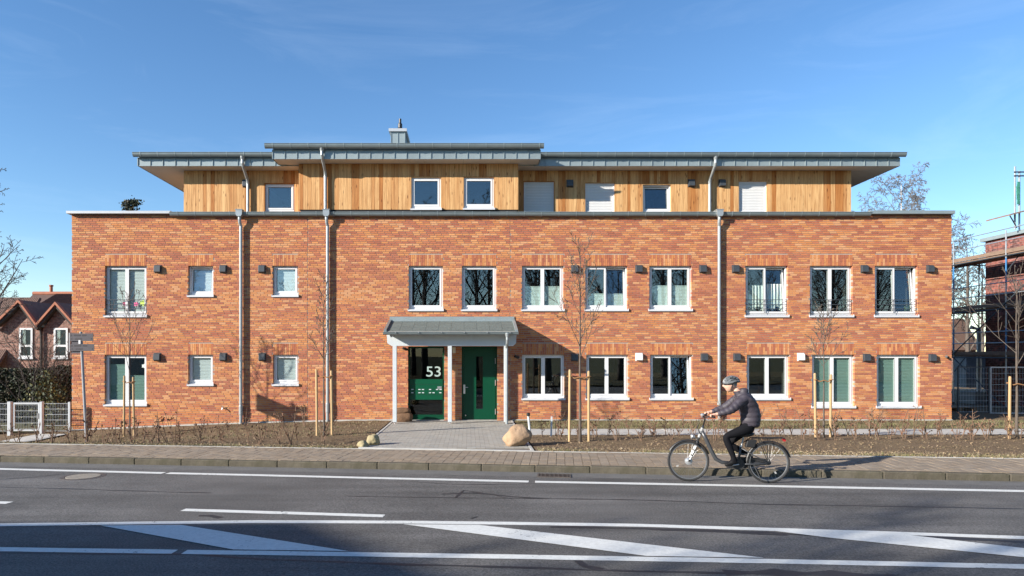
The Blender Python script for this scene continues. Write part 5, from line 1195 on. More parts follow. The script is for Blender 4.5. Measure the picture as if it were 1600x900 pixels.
# evergreen top behind the roof edge
Ye = 40; xe = WX(205,Ye); ev = thing('evergreen_tree', 'dark evergreen tree top showing above the roof edge', 'tree', (xe, Ye, -.5))
m = MB(); m.tube([(xe,Ye,-.5),(xe,Ye,5),(xe+.05,Ye,10.7)], [.22,.16,.04], 8); m.build('trunk', M['barkdark'], ev)
ztop = WZ(310, Ye)
def evp(rg):
    k = rg.randrange(26); rr = random.Random(k); h = rr.random(); cz = lerp(8.2, ztop-.1, h); rad = lerp(1.3, .25, h); a = rr.uniform(0,6.28); c = Vector((xe + math.cos(a)*rad*rr.random()**.5, Ye + math.sin(a)*rad*.8, cz)); return c + Vector((rg.gauss(0,.16), rg.gauss(0,.16), rg.gauss(0,.09)))
leafmass(2600, evp, .075, 6).build('crown', LV, ev)

# ------------------------------------------------------------------ right side: birch, site building, scaffold, fence
BIR = dict(levels=4, nseg=[8,6,6,4], up=[.03,-.06,-.14,-.2], wig=[.06,.09,.10,.12], kids=[8,6,4,0], ratio=[.45,.55,.6], spread=[.7,.8,.7], rmin=.012, start=[.2,.2,.1], sides=[6,4,3,3], tw=.012, limbs=26, first=.3, inc=.62, limb=.44, taper=.1, limbr=.55)
put_tree('birch_tree', 'tall leafless birch rising behind the roof edge', 'tree', (WX(1408,50), 50, -.5), tree_meshes(60, 15.2, .2, BIR, M['barkbirch'], M['twigbirch']))
put_tree('birch_tree', 'leafless birch half hidden behind the brick corner beside the scaffold', 'tree', (WX(1466,52), 52, -.5), tree_meshes(61, 12.6, .18, BIR, M['barkbirch'], M['twigbirch']), rz=2)
T3 = tree_meshes(62, 9.5, .16, dict(BIG, rmin=.011, limbs=13), M['bark'])
put_tree('bare_tree', 'bare brown tree behind the scaffold near the brick corner', 'tree', (WX(1512,44), 44, -.3), T3)
put_tree('bare_tree', 'bare brown tree behind the scaffold beside the white pipe', 'tree', (WX(1535,52), 52, -.3), T3, rz=2.1)
# far house gable behind the scaffold
fh = thing('far_house', 'distant house with a dark red gable roof behind the scaffold', 'house', (WX(1490,62), 62, -.3))
m = MB(); m.box(WX(1440,62), WX(1525,62), 62, 70, -.3, WZ(545,62)); m.build('wall', M['oldbrick'], fh)
m = MB(); m.prism([(WX(1434,62),WZ(547,62)),(WX(1531,62),WZ(547,62)),(WX(1500,62),WZ(498,62)),(WX(1490,62),WZ(498,62))], 'y', 61.6, 70.4); m.build('roof', M['rooftile'], fh)
m = MB(); m.box(WX(1505,62), WX(1516,62), 61.9, 61.99, WZ(570,62), WZ(552,62)); m.build('window', M['white'], fh)
# building under construction: wall facing us from the side
XS = 22.6; ya, yb = 22.5, 29.85; zs = 7.02
SB = thing('site_building', 'unfinished dark red brick building behind the scaffold', 'building', (28, 26, -.06))
wins = [(25.2, 26.9, 3.55, 5.5), (25.2, 26.9, .9, 2.6)]
m = MB(); 
ys_ = sorted({ya, yb, *[w_[0] for w_ in wins], *[w_[1] for w_ in wins]}); zs_ = sorted({-.3, zs, *[w_[2] for w_ in wins], *[w_[3] for w_ in wins]})
for i in range(len(ys_)-1):
    for j in range(len(zs_)-1):
        cy, cz = (ys_[i]+ys_[i+1])/2, (zs_[j]+zs_[j+1])/2
        if any(w_[0] < cy < w_[1] and w_[2] < cz < w_[3] for w_ in wins): continue
        m.face([(XS,ys_[i+1],zs_[j]),(XS,ys_[i],zs_[j]),(XS,ys_[i],zs_[j+1]),(XS,ys_[i+1],zs_[j+1])])
for (c, d, e, f) in wins:
    m.face([(XS,c,e),(XS,d,e),(XS+.3,d,e),(XS+.3,c,e)]); m.face([(XS,c,f),(XS+.3,c,f),(XS+.3,d,f),(XS,d,f)]); m.face([(XS,c,e),(XS+.3,c,e),(XS+.3,c,f),(XS,c,f)]); m.face([(XS,d,e),(XS,d,f),(XS+.3,d,f),(XS+.3,d,e)])
m.face([(XS,ya,-.3),(36,ya,-.3),(36,ya,zs),(XS,ya,zs)]); m.face([(36,yb,-.3),(XS,yb,-.3),(XS,yb,zs),(36,yb,zs)])
m.build('wall', M['sitebrick'], SB)
m = MB(); m.box(XS-.14, 36, ya-.14, yb+.14, zs+.003, zs+.16); m.build('parapet_cap', M['zinc'], SB)
m = MB(); m.box(XS+.8, 35, ya+.8, yb-.8, -.2, zs-.2); m.build('interior', M['membrane'], SB)
for (c, d, e, f) in wins:
    m = MB(); 
    for (p, q, u, v) in ((c,c+.1,e,f),(d-.1,d,e,f),(c+.1,d-.1,e,e+.1),(c+.1,d-.1,f-.1,f),((c+d)/2-.06,(c+d)/2+.06,e+.1,f-.1)): m.box(XS+.12, XS+.2, p+.001, q-.001, u, v)
    Wn = m.build('window', M['white'], SB); m = MB(); m.box(XS+.15, XS+.17, c+.1, d-.1, e+.1, f-.1); m.build('pane', M['darkglass'], Wn)
m = MB(); m.tube([(XS-.1,yb+.25,-.2),(XS-.1,yb+.25,3.2),(XS-.45,yb+.25,3.3)], .09, 12); m.build('rain_pipe', M['white'], SB)
# scaffold
SF = thing('scaffold', 'steel tube scaffold with plank decks along the unfinished building', 'scaffold', (21.7, 27, -.06))
M['scaftube'] = pm('scaffold_tube', (.40,.43,.46), .4, metal=.5, var=.15); M['scafblue'] = pm('scaffold_blue', (.035,.16,.36), .5); M['deck'] = pm('scaffold_deck', (.20,.135,.095), .85, var=.3, scale=5, stretch=(1,1,6)); M['scafdark'] = pm('scaffold_dark', (.06,.075,.09), .5, metal=.4)
XO, XI = 21.1, 22.2; YSs = [21.4, 24.1, 26.8, 29.7, 31.6]; decks = [2.07, 4.0, 6.08]
for X in (XO, XI):
    for y in YSs:
        m = MB(); m.tube([(X,y,-.1),(X,y,6.98 if X == XO else 6.2)], .026, 8); m.tube([(X,y,-.1),(X,y,-.07)], .08, 8); S_ = m.build('standard', M['scaftube'] if X == XO else M['scafdark'], SF)
        if X == XO:
            for z0, z1 in ((4.9,5.9),(2.3,3.2)):
                m = MB(); m.tube([(X,y,z0),(X,y,z1)], .030, 8); m.build('blue_sleeve', M['scafblue'], S_)
        m = MB(); m.tube([(X,y,-.06),(X,y,.04)], .04, 8); m.build('base_jack', M['scafdark'], S_)
for z in decks:
    for y0, y1 in zip(YSs[:-1], YSs[1:]):
        for k in range(3):
            m = MB(); a = lerp(XO+.04, XI-.02, k/3); m.box(a, a+.34, y0+.02, y1-.02, z-.06, z); m.build('deck_board', M['deck'], SF)
        m = MB(); m.box(XO-.02, XO+.01, y0+.03, y1-.03, z+.001, z+.15); m.build('toe_board', M['deck'], SF)
        for dz in (.5, .95):
            m = MB(); m.tube([(XO-.03,y0,z+dz),(XO-.03,y1,z+dz)], .021, 8); m.build('guard_rail', M['scaftube'], SF)
        m = MB(); m.tube([(XO-.03,y0,z-.1),(XO-.03,y1,z-.1)], .024, 8); m.build('ledger', M['scafdark'], SF)
    for y in YSs:
        m = MB(); m.tube([(XO-.05,y,z-.1),(XI+.3,y,z-.1)], .024, 8); m.build('transom', M['scafdark'], SF)
        m = MB(); m.tube([(XO,y,z-.75),(XO+.5,y,z-.1)], .02, 6); m.build('knee_brace', M['scafdark'], SF)
        if y == YSs[-1]:
            for dz in (.5, .95):
                m = MB(); m.tube([(XO,y,z+dz),(XI,y,z+dz)], .021, 8); m.build('guard_rail', M['scaftube'], SF)
for z0, z1, y0, y1 in ((-.0, 2.0, 26.8, 29.7), (2.1, 5.2, 29.7, 25.2), (0.0, 2.0, 29.7, 31.6), (2.1, 3.9, 31.6, 29.7)):
    m = MB(); m.tube([(XO-.05,y0,z0),(XO-.05,y1,z1)], .024, 8); m.build('diagonal_brace', M['scafdark'], SF)
# hoist tower on the roof beyond
Yt = 27.6; ht = thing('roof_scaffold', 'small chimney scaffold with platform and green net on the unfinished roof', 'scaffold', (WX(1598,Yt), Yt, zs))
z_p = WZ(333, Yt)
m = MB(); m.obox((WX(1573,Yt),Yt-.2,WZ(338,Yt)), (WX(1640,Yt)-WX(1573,Yt),0,.45), (0,1.3,0), (0,0,.06)); m.build('platform', M['deck'], ht)
for px, zt_ in ((1592, 258), (1599, 265), (1630, 255)):
    m = MB(); m.tube([(WX(px,Yt),Yt+.2,zs+.16),(WX(px,Yt),Yt+.2,WZ(zt_,Yt))], .035, 8); m.build('standard', M['scaftube'], ht)
for py in (267, 273):
    m = MB(); m.tube([(WX(1590,Yt),Yt+.17,WZ(py,Yt)),(WX(1640,Yt),Yt+.17,WZ(py,Yt))], .03, 8); m.build('rail', M['scafdark'], ht)
m = MB(); m.tube([(WX(1575,Yt),Yt-.1,WZ(338,Yt)),(WX(1592,Yt),Yt+.1,WZ(355,Yt))], .025, 6); m.build('brace', M['scafdark'], ht)
M['net'] = pm('green_net', (.06,.28,.20), .9, var=.3)
m = MB(); 
for i in range(8): m.obox((WX(1593,Yt)+.02*math.sin(i*2), Yt+.12, lerp(WZ(318,Yt),WZ(288,Yt),i/8)), (WX(1597.5,Yt)-WX(1593,Yt),.02,0), (0,.02,0), (.02*math.cos(i*3),0,.24))
m.build('net', M['net'], ht)
# construction fence
Yq = 25.0; zq = -.16; zqt = WZ(573, Yq)
rm = MB(); rm.tube([(0,0,0),(0,0,zqt-zq-.12)], .004, 4); rme = rm.mesh('rod', M['galv'])
for lab, p0, p1, yy in (('site fence panel of thin bars beside the brick corner', 1496, 1546, Yq+.35), ('site fence panel of thin bars behind the rightmost young tree', 1547, 1640, Yq)):
    x0, x1 = WX(p0,yy), WX(p1,yy); f_ = thing('site_fence', lab, 'fence', ((x0+x1)/2, yy, zq)); m = MB(); frame_ring(m, x0, x1, zq+.08, zqt, yy-.02, yy+.02, .04); m.build('panel_frame', M['galv'] if p0 > 1520 else M['scafdark'], f_)
    mesh_panel(f_, x0, x1, zq+.12, zqt-.02, yy, .105, rme); m = MB(); m.box(x0-.1, x0+.45, yy-.12, yy+.12, zq-.1, zq+.08); m.build('foot_block', M['concrete'], f_)
# site clutter
M['tarp'] = pm('tarp', (.15,.155,.16), .6, var=.2, bump=.5, bscale=6); M['pallet'] = pm('pallet', (.25,.17,.10), .85, var=.3)
def clutter(px0, px1, py0, py1, Y, name, mat, label, cat, seed):
    bm = bmesh.new(); bmesh.ops.create_cube(bm, size=1); bmesh.ops.subdivide_edges(bm, edges=bm.edges, cuts=7, use_grid_fill=True)
    x0, x1, z0, z1 = WX(px0,Y), WX(px1,Y), WZ(py1,Y), WZ(py0,Y)
    for v in bm.verts:
        n = noise.noise(v.co*3 + Vector((seed,0,0)))*.12*(.5+v.co.z); v.co *= 1+n; v.co = Vector((v.co.x*(x1-x0), v.co.y*.9, (v.co.z+.5)*(z1-z0)))
    me = bpy.data.meshes.new(name); bm.to_mesh(me); bm.free(); me.materials.append(mat); o = link(name, me, None, ((x0+x1)/2, Y, z0)); tag(o, label, cat)
clutter(1500, 1530, 556, 605, 36, 'covered_load', M['tarp'], 'pale tarpaulin-covered load behind the site fence', 'load', 1)
clutter(1512, 1530, 612, 636, 30, 'rubble_bag', M['tarp'], 'grey rubble bag under the scaffold', 'bag', 2)
pa = thing('pallet', 'wooden pallet lying behind the dark site fence panel', 'pallet', (18.9, 26.6, -.06))
for k in range(5): m = MB(); m.box(18.3, 19.5, 26.2+k*.2, 26.36+k*.2, .05, .07); m.build('slat', M['pallet'], pa)
for k in range(3): m = MB(); m.box(18.3+k*.55, 18.4+k*.55, 26.2, 27.16, -.06, .049); m.build('bearer', M['pallet'], pa)

# ------------------------------------------------------------------ across the street, behind the camera (seen in the panes, casts the shade on the road)
OH = thing('house_across_street', 'plastered house across the street shading the near road', 'house', (-34, -7.6, 0))
M['plaster'] = pm('plaster', (.55,.50,.42), .9, var=.08)
hx0, hx1, hy0, hy1, he, hr = -46, -24.2, -12.6, -2.5, 9.12, 10.42
m = MB(); m.prism([(hy0+.4,-.1),(hy1-.4,-.1),(hy1-.4,he-.05),((hy0+hy1)/2,hr-.1),(hy0+.4,he-.05)], 'x', hx0+.4, hx1-.4); m.build('wall', M['plaster'], OH)
for a, b in ((hy0, (hy0+hy1)/2), (hy1, (hy0+hy1)/2)):
    m = MB(); m.obox((hx0,a,he), (hx1-hx0,0,0), (0,b-a,hr-he), (0,0,.15)); m.build('roof', M['rooftile'], OH)
for i in range(6):
    for z in (1.0, 3.8, 6.4):
        x = hx0 + 2 + i*3.4; m = MB(); frame_ring(m, x, x+1.3, z, z+1.5, hy1-.42, hy1-.36, .08); Wn = m.build('window', M['white'], OH); m = MB(); m.box(x+.08, x+1.22, hy1-.399, hy1-.38, z+.08, z+1.42); m.build('pane', M['black'], Wn)
TB = [tree_meshes(70+k, 13.5+k, .26, dict(BIG, rmin=.012, limbs=17), M['barkdark']) for k in range(2)]
for k, (X, Y, rz) in enumerate(((-3.4,-9,0), (.6,-12,1.2), (6.2,-9,2.4), (12,-10,.6), (18.5,-9,3.3), (24,-11,4.1), (31,-9,5.2))):
    put_tree('street_tree', ['bare street tree reflected in the window over the house number', 'bare street tree reflected in the window over the green door', 'bare street tree reflected beside the porch', 'bare street tree reflected in the open upper window',
        'bare street tree reflected in the upper window near the third downpipe', 'bare street tree reflected in the middle railed window', 'bare street tree reflected in the railed window at the brick corner'][k], 'tree', (X, Y, -.1), TB[k % 2], 'bare trees across the street', rz)
for k in range(13):
    X = -14 + k*5.0 + 1.5*math.sin(k*2.3); put_tree('street_tree', 'bare tree of the second row across the street, %s from the plastered house' % ORD(k+1), 'tree', (X, -17 - 4*(k % 3), -.1), TB[(k+1) % 2], 'second row of bare trees across the street', k*1.7)
put_tree('street_tree', 'bare street tree whose top shades the road', 'tree', (-21.5, -6.5, -.1), TB[0], 'bare trees across the street', 1.0)

# ------------------------------------------------------------------ bicycle
BP = GR(1137.6, 753.3)
def bz(x, z, y=0.0): return Vector((x, y, z))
M['tyre'] = pm('tyre', (.018,.018,.019), .8); M['rim'] = pm('rim', (.24,.245,.25), .4, metal=.7); M['frame'] = pm('bike_frame', (.06,.063,.068), .35, metal=.2, var=.05); M['bikeblack'] = pm('bike_black', (.015,.015,.016), .5)
M['reflect'] = pm('reflective_white', (.32,.32,.315), .4); M['chrome'] = pm('hub_silver', (.42,.43,.44), .35, metal=.6)
BK = thing('bicycle', 'dark step-through bicycle with rear carrier ridden along the road', 'bicycle', BP, world=False, rz=RZ)
WRd = .345
def wheel(x, front):
    m = MB(); m.ring((0,0,0), (0,1,0), WRd-.018, .019, 48, 8); T = m.build('wheel', M['tyre'], BK); T.location = (x, 0, WRd)
    m = MB(); m.ring((0,0,0), (0,1,0), WRd-.042, .012, 48, 6); m.build('rim', M['rim'], T)
    s = MB()
    for k in range(28):
        a = 2*math.pi*k/28; b = a + (.35 if k % 2 else -.35); sd = .03 if k % 4 < 2 else -.03; rh = .055 if front else .03
        s.tube([(math.cos(b)*rh, sd, math.sin(b)*rh), (math.cos(a)*(WRd-.045), 0, math.sin(a)*(WRd-.045))], .0014, 3, cap=False)
    s.build('spokes', M['rim'], T); h = MB()
    rr = .062 if front else .034; h.tube([(0,-.05,0),(0,-.035,0),(0,.035,0),(0,.05,0)], [.02,rr,rr,.02], 20); h.build('hub', M['chrome'] if front else M['bikeblack'], T)
    for a in ((.9, 3.6) if front else (2.2, 5.3)):
        q = MB(); q.box(-.02,.02,-.006,.006,-.012,.012); o = q.build('reflector', M['reflect'], T); o.location = (math.cos(a)*.2, 0, math.sin(a)*.2); o.rotation_euler = (0, -a, 0)
    return T
XFW, XRW = -.652, .652
wheel(XFW, True); wheel(XRW, False)
BBx, BBz = .16, .315
m = MB(); m.tube([bz(-.495,.70), bz(-.405,.955)], .022, 12)
m.tube([bz(-.43,.86), bz(-.36,.72), bz(-.27,.52), bz(-.20,.39), bz(-.10,.335), bz(BBx,BBz)], [.032,.033,.034,.034,.032,.03], 12)
m.tube([bz(BBx,BBz), bz(.21,.62)], .021, 12); m.tube([bz(.185,.48), bz(.30,.47), bz(.40,.44)], .014, 8)
for s in (-1, 1):
    m.tube([bz(BBx,BBz,.03*s), bz(.40,.32,.05*s), bz(XRW,WRd,.062*s)], .011, 8); m.tube([bz(.205,.585,.025*s), bz(.42,.46,.05*s), bz(XRW,WRd,.062*s)], .009, 8)
m.build('frame', M['frame'], BK, smooth=True)
m = MB(); m.tube([bz(-.497,.695), bz(-.512,.655)], .03, 12)
for s in (-1, 1): m.tube([bz(-.51,.66,.05*s), bz(-.555,.53,.052*s), bz(-.60,.44,.055*s), bz(XFW,WRd,.058*s)], .014, 10)
m.tube([bz(-.51,.662,-.05), bz(-.51,.662,.05)], .018, 8); FK = m.build('fork', M['bikeblack'], BK, smooth=True)
for s in (-1, 1):
    for t in (.15, .42, .70):
        a = bz(-.51,.66,.05*s).lerp(bz(XFW,WRd,.058*s), t); d = (bz(XFW,WRd,.058*s)-bz(-.51,.66,.05*s)).normalized(); q = MB(); q.tube([a+Vector((.004,0,0)), a+d*.07+Vector((.004,0,0))], .0155, 10); q.build('reflective_band', M['reflect'], FK)
for t in (.2, .62):
    q = MB(); a = bz(-.495,.70).lerp(bz(-.405,.955), t); d = (bz(-.405,.955)-bz(-.495,.70)).normalized(); q.tube([a, a+d*.06], .0245, 12); q.build('reflective_band', M['reflect'], FK)
m = MB(); m.tube([bz(-.405,.955), bz(-.375,1.07), bz(-.40,1.10)], .014, 10); HBy = .29
m.tube([bz(-.29,1.125,-HBy), bz(-.33,1.12,-HBy+.13), bz(-.395,1.105,-.09), bz(-.40,1.10,0), bz(-.395,1.105,.09), bz(-.33,1.12,HBy-.13), bz(-.29,1.125,HBy)], .012, 10); HB = m.build('handlebar', M['bikeblack'], BK, smooth=True)
for s in (-1, 1):
    q = MB(); q.tube([bz(-.325,1.12,s*(HBy-.13)), bz(-.285,1.126,s*(HBy+.015))], .018, 10); q.build('grip', M['bikeblack'], HB)
    q = MB(); q.tube([bz(-.36,1.105,s*(HBy-.14)), bz(-.40,1.08,s*(HBy-.1)), bz(-.37,1.06,s*(HBy))], .006, 6); q.build('brake_lever', M['chrome'], HB)
q = MB(); q.lathe([(0,0),(.035,.01),(.035,.03),(.02,.045),(0,.047)], (-.43,-.06,1.12), 12); q.build('bell', M['chrome'], HB)
q = MB(); q.box(-.44,-.37,-.05,.05,1.125,1.15); q.build('display', M['bikeblack'], HB)
m = MB(); m.tube([bz(-.55,.76), bz(-.60,.765)], [.03,.045], 12); m.tube([bz(-.60,.765), bz(-.608,.765)], [.045,.04], 12); m.tube([bz(-.50,.70), bz(-.55,.76)], .006, 6); m.build('headlight', M['chrome'], BK)
m = MB(); m.tube([bz(.21,.60), bz(.255,.78)], .0145, 10); m.tube([bz(.209,.60), bz(.215,.63)], .025, 12); m.build('seat_post', M['chrome'], BK)
bm = bmesh.new(); bmesh.ops.create_uvsphere(bm, u_segments=20, v_segments=12, radius=1)
for v in bm.verts:
    x, y, z = v.co; wd = .045 if x < -.2 else lerp(.05, .105, min(1,(x+.2)/.8)); v.co = Vector((x*.14, y*wd, z*.045 + (.012*x*x if x > 0 else 0)))
me = bpy.data.meshes.new('saddle'); bm.to_mesh(me); bm.free(); me.materials.append(M['bikeblack']); me.polygons.foreach_set('use_smooth', [True]*len(me.polygons)); o = link('saddle', me, BK, (.285,0,.815))
def guard(cx, a0, a1, name):
    m = MB(); n = 18; rr = WRd+.022; prev = None
    for i in range(n+1):
        a = lerp(a0, a1, i/n); c = Vector((cx+math.cos(a)*rr, 0, WRd+math.sin(a)*rr)); out_ = Vector((math.cos(a),0,math.sin(a)))
        row = [c - out_*.016 + Vector((0,-.03,0)), c + Vector((0,-.018,0)), c + out_*.005, c + Vector((0,.018,0)), c - out_*.016 + Vector((0,.03,0))]
        if prev:
            for k in range(4): m.face([prev[k], prev[k+1], row[k+1], row[k]])
        prev = row
    m.build(name, M['bikeblack'], BK)
guard(XFW, R(150), R(20), 'mudguard'); guard(XRW, R(185), R(15), 'mudguard')
m = MB()
for y in (-.06, -.02, .02, .06): m.tube([bz(.36,.755,y), bz(.90,.765,y)], .006, 6)
for x in (.38,.55,.72,.88): m.tube([bz(x,.757,-.06), bz(x,.757,.06)], .006, 6)
for s in (-1, 1): m.tube([bz(.66,.76,.06*s), bz(XRW,WRd+.02,.075*s)], .006, 6); m.tube([bz(.50,.757,.06*s), bz(XRW,WRd+.02,.075*s)], .006, 6)
m.tube([bz(.36,.755,0), bz(.22,.66,0)], .007, 6); m.build('carrier', M['bikeblack'], BK)
m = MB(); m.prism([(.27,.60),(.30,.71),(.40,.735),(.46,.72),(.42,.60)], 'y', -.05, .05); m.build('battery', M['bikeblack'], BK, bevel=.012)
m = MB(); m.tube([bz(.90,.73,-.03), bz(.90,.73,.03)], .025, 10); m.build('rear_light', pm('rear_lamp', (.35,.02,.02), .4), BK)
m = MB(); m.tube([(BBx,-.055,BBz),(BBx,-.05,BBz)], .085, 24); m.ring((BBx,-.05,BBz), (0,1,0), .09, .006, 28, 5)
m.build('chainring', M['bikeblack'], BK)
m = MB(); m.prism([(BBx-.11,BBz+.02),(BBx-.07,BBz+.10),(BBx+.05,BBz+.11),(XRW-.1,WRd+.06),(XRW+.03,WRd+.05),(XRW+.03,WRd-.05),(XRW-.1,WRd-.06),(BBx+.02,BBz-.10),(BBx-.08,BBz-.08)], 'y', .055, .065); m.build('chain_guard', M['bikeblack'], BK)
CA = R(188); cr = Vector((math.cos(CA)*.17, 0, math.sin(CA)*.17))
for s, sg_ in ((-1, 1), (1, -1)):
    e = Vector((BBx,0,BBz)) + cr*sg_; m = MB(); m.tube([(BBx,s*.07,BBz), (e.x,s*.085,e.z)], .011, 8); K = m.build('crank', M['chrome'], BK); m = MB(); m.box(e.x-.05, e.x+.05, min(s*.09,s*.18), max(s*.09,s*.18), e.z-.012, e.z+.012); m.build('pedal', M['bikeblack'], K)
pedN, pedF = Vector((BBx,-.135,BBz)) + cr, Vector((BBx,.135,BBz)) - cr
m = MB(); m.tube([bz(.40,.31,-.07), bz(.50,.06,-.14)], .009, 8); m.build('kickstand', M['bikeblack'], BK)
for s in (-1, 1):
    m = MB(); m.tube([bz(-.38,1.09,.05*s), bz(-.47,1.06,.05*s), bz(-.50,.92,.03*s), bz(-.46,.80,.02*s)], .004, 5); m.build('brake_cable', M['bikeblack'], BK)

# ------------------------------------------------------------------ rider
RP = thing('person', 'cyclist in dark puffer jacket and black trousers wearing a grey helmet', 'person', BP, world=False, rz=RZ)
M['skin'] = pm('skin', (.56,.33,.24), .55, var=.08, scale=9); M['jacket'] = pm('jacket', (.040,.033,.044), .62, var=.15, scale=7, bump=.25, bscale=9); M['trouser'] = pm('trousers', (.0065,.0065,.0085), .85, var=.2, spec=.15); M['shoe'] = pm('shoe', (.008,.008,.009), .6, spec=.2); M['hair'] = pm('hair', (.30,.27,.24), .8); M['lips'] = pm('lips', (.42,.19,.16), .5); M['eye'] = pm('eye', (.03,.025,.02), .3)
def skinmesh(nodes_, edges, name, sub=1):
    me = bpy.data.meshes.new(name); me.from_pydata([n[0] for n in nodes_], edges, []); o = bpy.data.objects.new(name, me); COL.objects.link(o)
    o.modifiers.new('skin', 'SKIN'); 
    if not me.skin_vertices: me.skin_vertices.new() if hasattr(me.skin_vertices, 'new') else None
    for i, n in enumerate(nodes_):
        rr = n[1]; rr = rr if isinstance(rr, tuple) else (rr, rr); sv = me.skin_vertices[0].data[i]; sv.radius = rr; sv.use_root = (i == 0)
    su = o.modifiers.new('sub', 'SUBSURF'); su.levels = sub; su.render_levels = sub
    dg = bpy.context.evaluated_depsgraph_get(); dg.update(); res = bpy.data.meshes.new_from_object(o.evaluated_get(dg)); bpy.data.objects.remove(o); return res
hipz = .945
pel = Vector((.33,0,hipz)); sh = Vector((.215,0,1.45))
nd = []; ed = []
def add(p, r_, par=None):
    nd.append((tuple(p), r_)); 
    if par is not None: ed.append((par, len(nd)-1))
    return len(nd)-1
# torso
a = add(pel, .135); b = add((.35,0,1.05), .135, a); c = add((.34,0,1.20), .14, b); d = add((.28,0,1.35), .145, c); e = add((.205,0,1.46), .10, d); f_ = add((.145,0,1.535), .058, e); g = add((.10,0,1.60), .062, f_)
GRIP = {-1: Vector((-.305,-.225,1.135)), 1: Vector((-.305,.225,1.135))}
for s, foot in ((-1, pedN), (1, pedF)):
    # arm
    s0 = Vector((.21, .155*s, 1.42)); el = Vector((-.015, .245*s, 1.235)); wr = GRIP[s] + Vector((.075, .005*s, .035))
    i = add(s0, .068, e if False else d); i = add(s0.lerp(el,.5), .054, i); i = add(el, .046, i); i = add(el.lerp(wr,.5), .040, i); i = add(wr, .028, i); add(GRIP[s]+Vector((.03,0,.022)), .030, i)
    # leg
    hp = pel + Vector((.0,.095*s,-.01)); an = foot + Vector((.085, 0, .10))
    L1, L2 = .425, .425; hv = hp + Vector((-.01,0,0)); dv_ = an - hv; dist = min(dv_.length, L1+L2-.005); aa = (L1*L1 - L2*L2 + dist*dist)/(2*dist); hh = math.sqrt(max(0, L1*L1-aa*aa)); dn = dv_.normalized(); pn = Vector((dn.z, 0, -dn.x))
    if pn.x > 0: pn = -pn
    kn = hv + dn*aa + pn*hh + Vector((0, .02*s, 0))
    i = add(hp, .105, a); i = add(hp.lerp(kn,.35), .092, i); i = add(hp.lerp(kn,.72), .075, i); i = add(kn, .064, i); i = add(kn.lerp(an,.35), .062, i); i = add(kn.lerp(an,.75), .048, i); i = add(an, .042, i)
    h1 = add(an+Vector((.03,0,-.065)), (.036,.036), i); i = add(an+Vector((-.075,0,-.055)), (.042,.040), i); add(an+Vector((-.165,0,-.085)), (.036,.030), i)
body = skinmesh(nd, ed, 'body', 2)
# head: sculpted from a sphere, facing -x
HCn = Vector((.045,0,1.655))
bm = bmesh.new(); bmesh.ops.create_uvsphere(bm, u_segments=40, v_segments=30, radius=1)
def gss(p, c, s): return math.exp(-((p-Vector(c)).length/s)**2)
for v in bm.verts:
    n = v.co.copy(); q = Vector((n.x*.104, n.y*.080, n.z*.124))
    if n.z < 0 and n.x > 0: q.x *= 1 + .35*n.z                       # nape
    if n.z < -.2: q.y *= 1 + .30*(n.z+.2); q.x += -.012*min(1,(-.2-n.z))
    fx = n.x < -.2
    if fx:
        q.x -= .030*gss(n, (-.98,0,-.12), .20) + .016*gss(n, (-.95,0,.06), .17)       # nose
        q.x += .014*(gss(n, (-.88,.38,.10), .16) + gss(n, (-.88,-.38,.10), .16))       # eye sockets
        q.x -= .009*gss(n, (-.93,0,.27), .30)                                          # brow
        q.x -= .010*gss(n, (-.88,0,-.46), .16) ; q.x += .006*gss(n, (-.9,0,-.58), .07)  # lips
        q.x -= .016*gss(n, (-.70,0,-.82), .22)                                         # chin
    for s in (-1, 1): q.y += s*.016*gss(n, (.05, s*.99, -.05), .13)                    # ears
    v.co = q
rotm = Matrix.Rotation(R(-8), 4, 'Y')
bmesh.ops.transform(bm, matrix=Matrix.Translation(HCn) @ rotm, verts=bm.verts); hm_ = bpy.data.meshes.new('head'); bm.to_mesh(hm_); bm.free()
# hands: palm plus five fingers closed round the grip
def hand(s):
    G = GRIP[s]; n_ = []; e_ = []
    def A(p, r_, par=None):
        n_.append((tuple(p), r_)); 
        if par is not None: e_.append((par, len(n_)-1))
        return len(n_)-1
    w0 = A(G+Vector((.075,.005*s,.035)), (.026,.022)); w1 = A(G+Vector((.03,.0,.030)), (.036,.02), w0); w2 = A(G+Vector((.0,0,.026)), (.036,.017), w1)
    ms = [skinmesh(n_, e_, 'palm', 2)]
    for k, (dy, ln) in enumerate(((-.034,.92),(-.011,1.05),(.012,1.0),(.033,.82))):
        n_, e_ = [], []; n_2 = n_
        b0 = G + Vector((.004, dy, .024)); i = A(b0, .0098); i = A(b0+Vector((-.030*ln,0,.002)), .0095, i); i = A(b0+Vector((-.040*ln,0,-.024*ln)), .0090, i); A(b0+Vector((-.018*ln,0,-.045*ln)), .0082, i)
        ms.append(skinmesh(n_, e_, 'finger', 1))
    n_, e_ = [], []; b0 = G + Vector((.035, -.036*s, .020)); i = A(b0, .0115); i = A(b0+Vector((-.014,-.020*s,-.014)), .0108, i); A(b0+Vector((-.040,-.016*s,-.026)), .0092, i)
    ms.append(skinmesh(n_, e_, 'thumb', 1)); return ms
parts = [body, hm_] + hand(-1) + hand(1)
bm = bmesh.new()
for p in parts: bm.from_mesh(p)
me = bpy.data.meshes.new('body'); bm.to_mesh(me); bm.free(); me.materials.clear()
o = bpy.data.objects.new('body', me); COL.objects.link(o); rm_ = o.modifiers.new('remesh', 'REMESH'); rm_.mode = 'VOXEL'; rm_.voxel_size = .0065; s_ = o.modifiers.new('smooth', 'SMOOTH'); s_.iterations = 2; s_.factor = .4
dg = bpy.context.evaluated_depsgraph_get(); dg.update(); me = bpy.data.meshes.new_from_object(o.evaluated_get(dg)); bpy.data.objects.remove(o)
me.materials.clear()
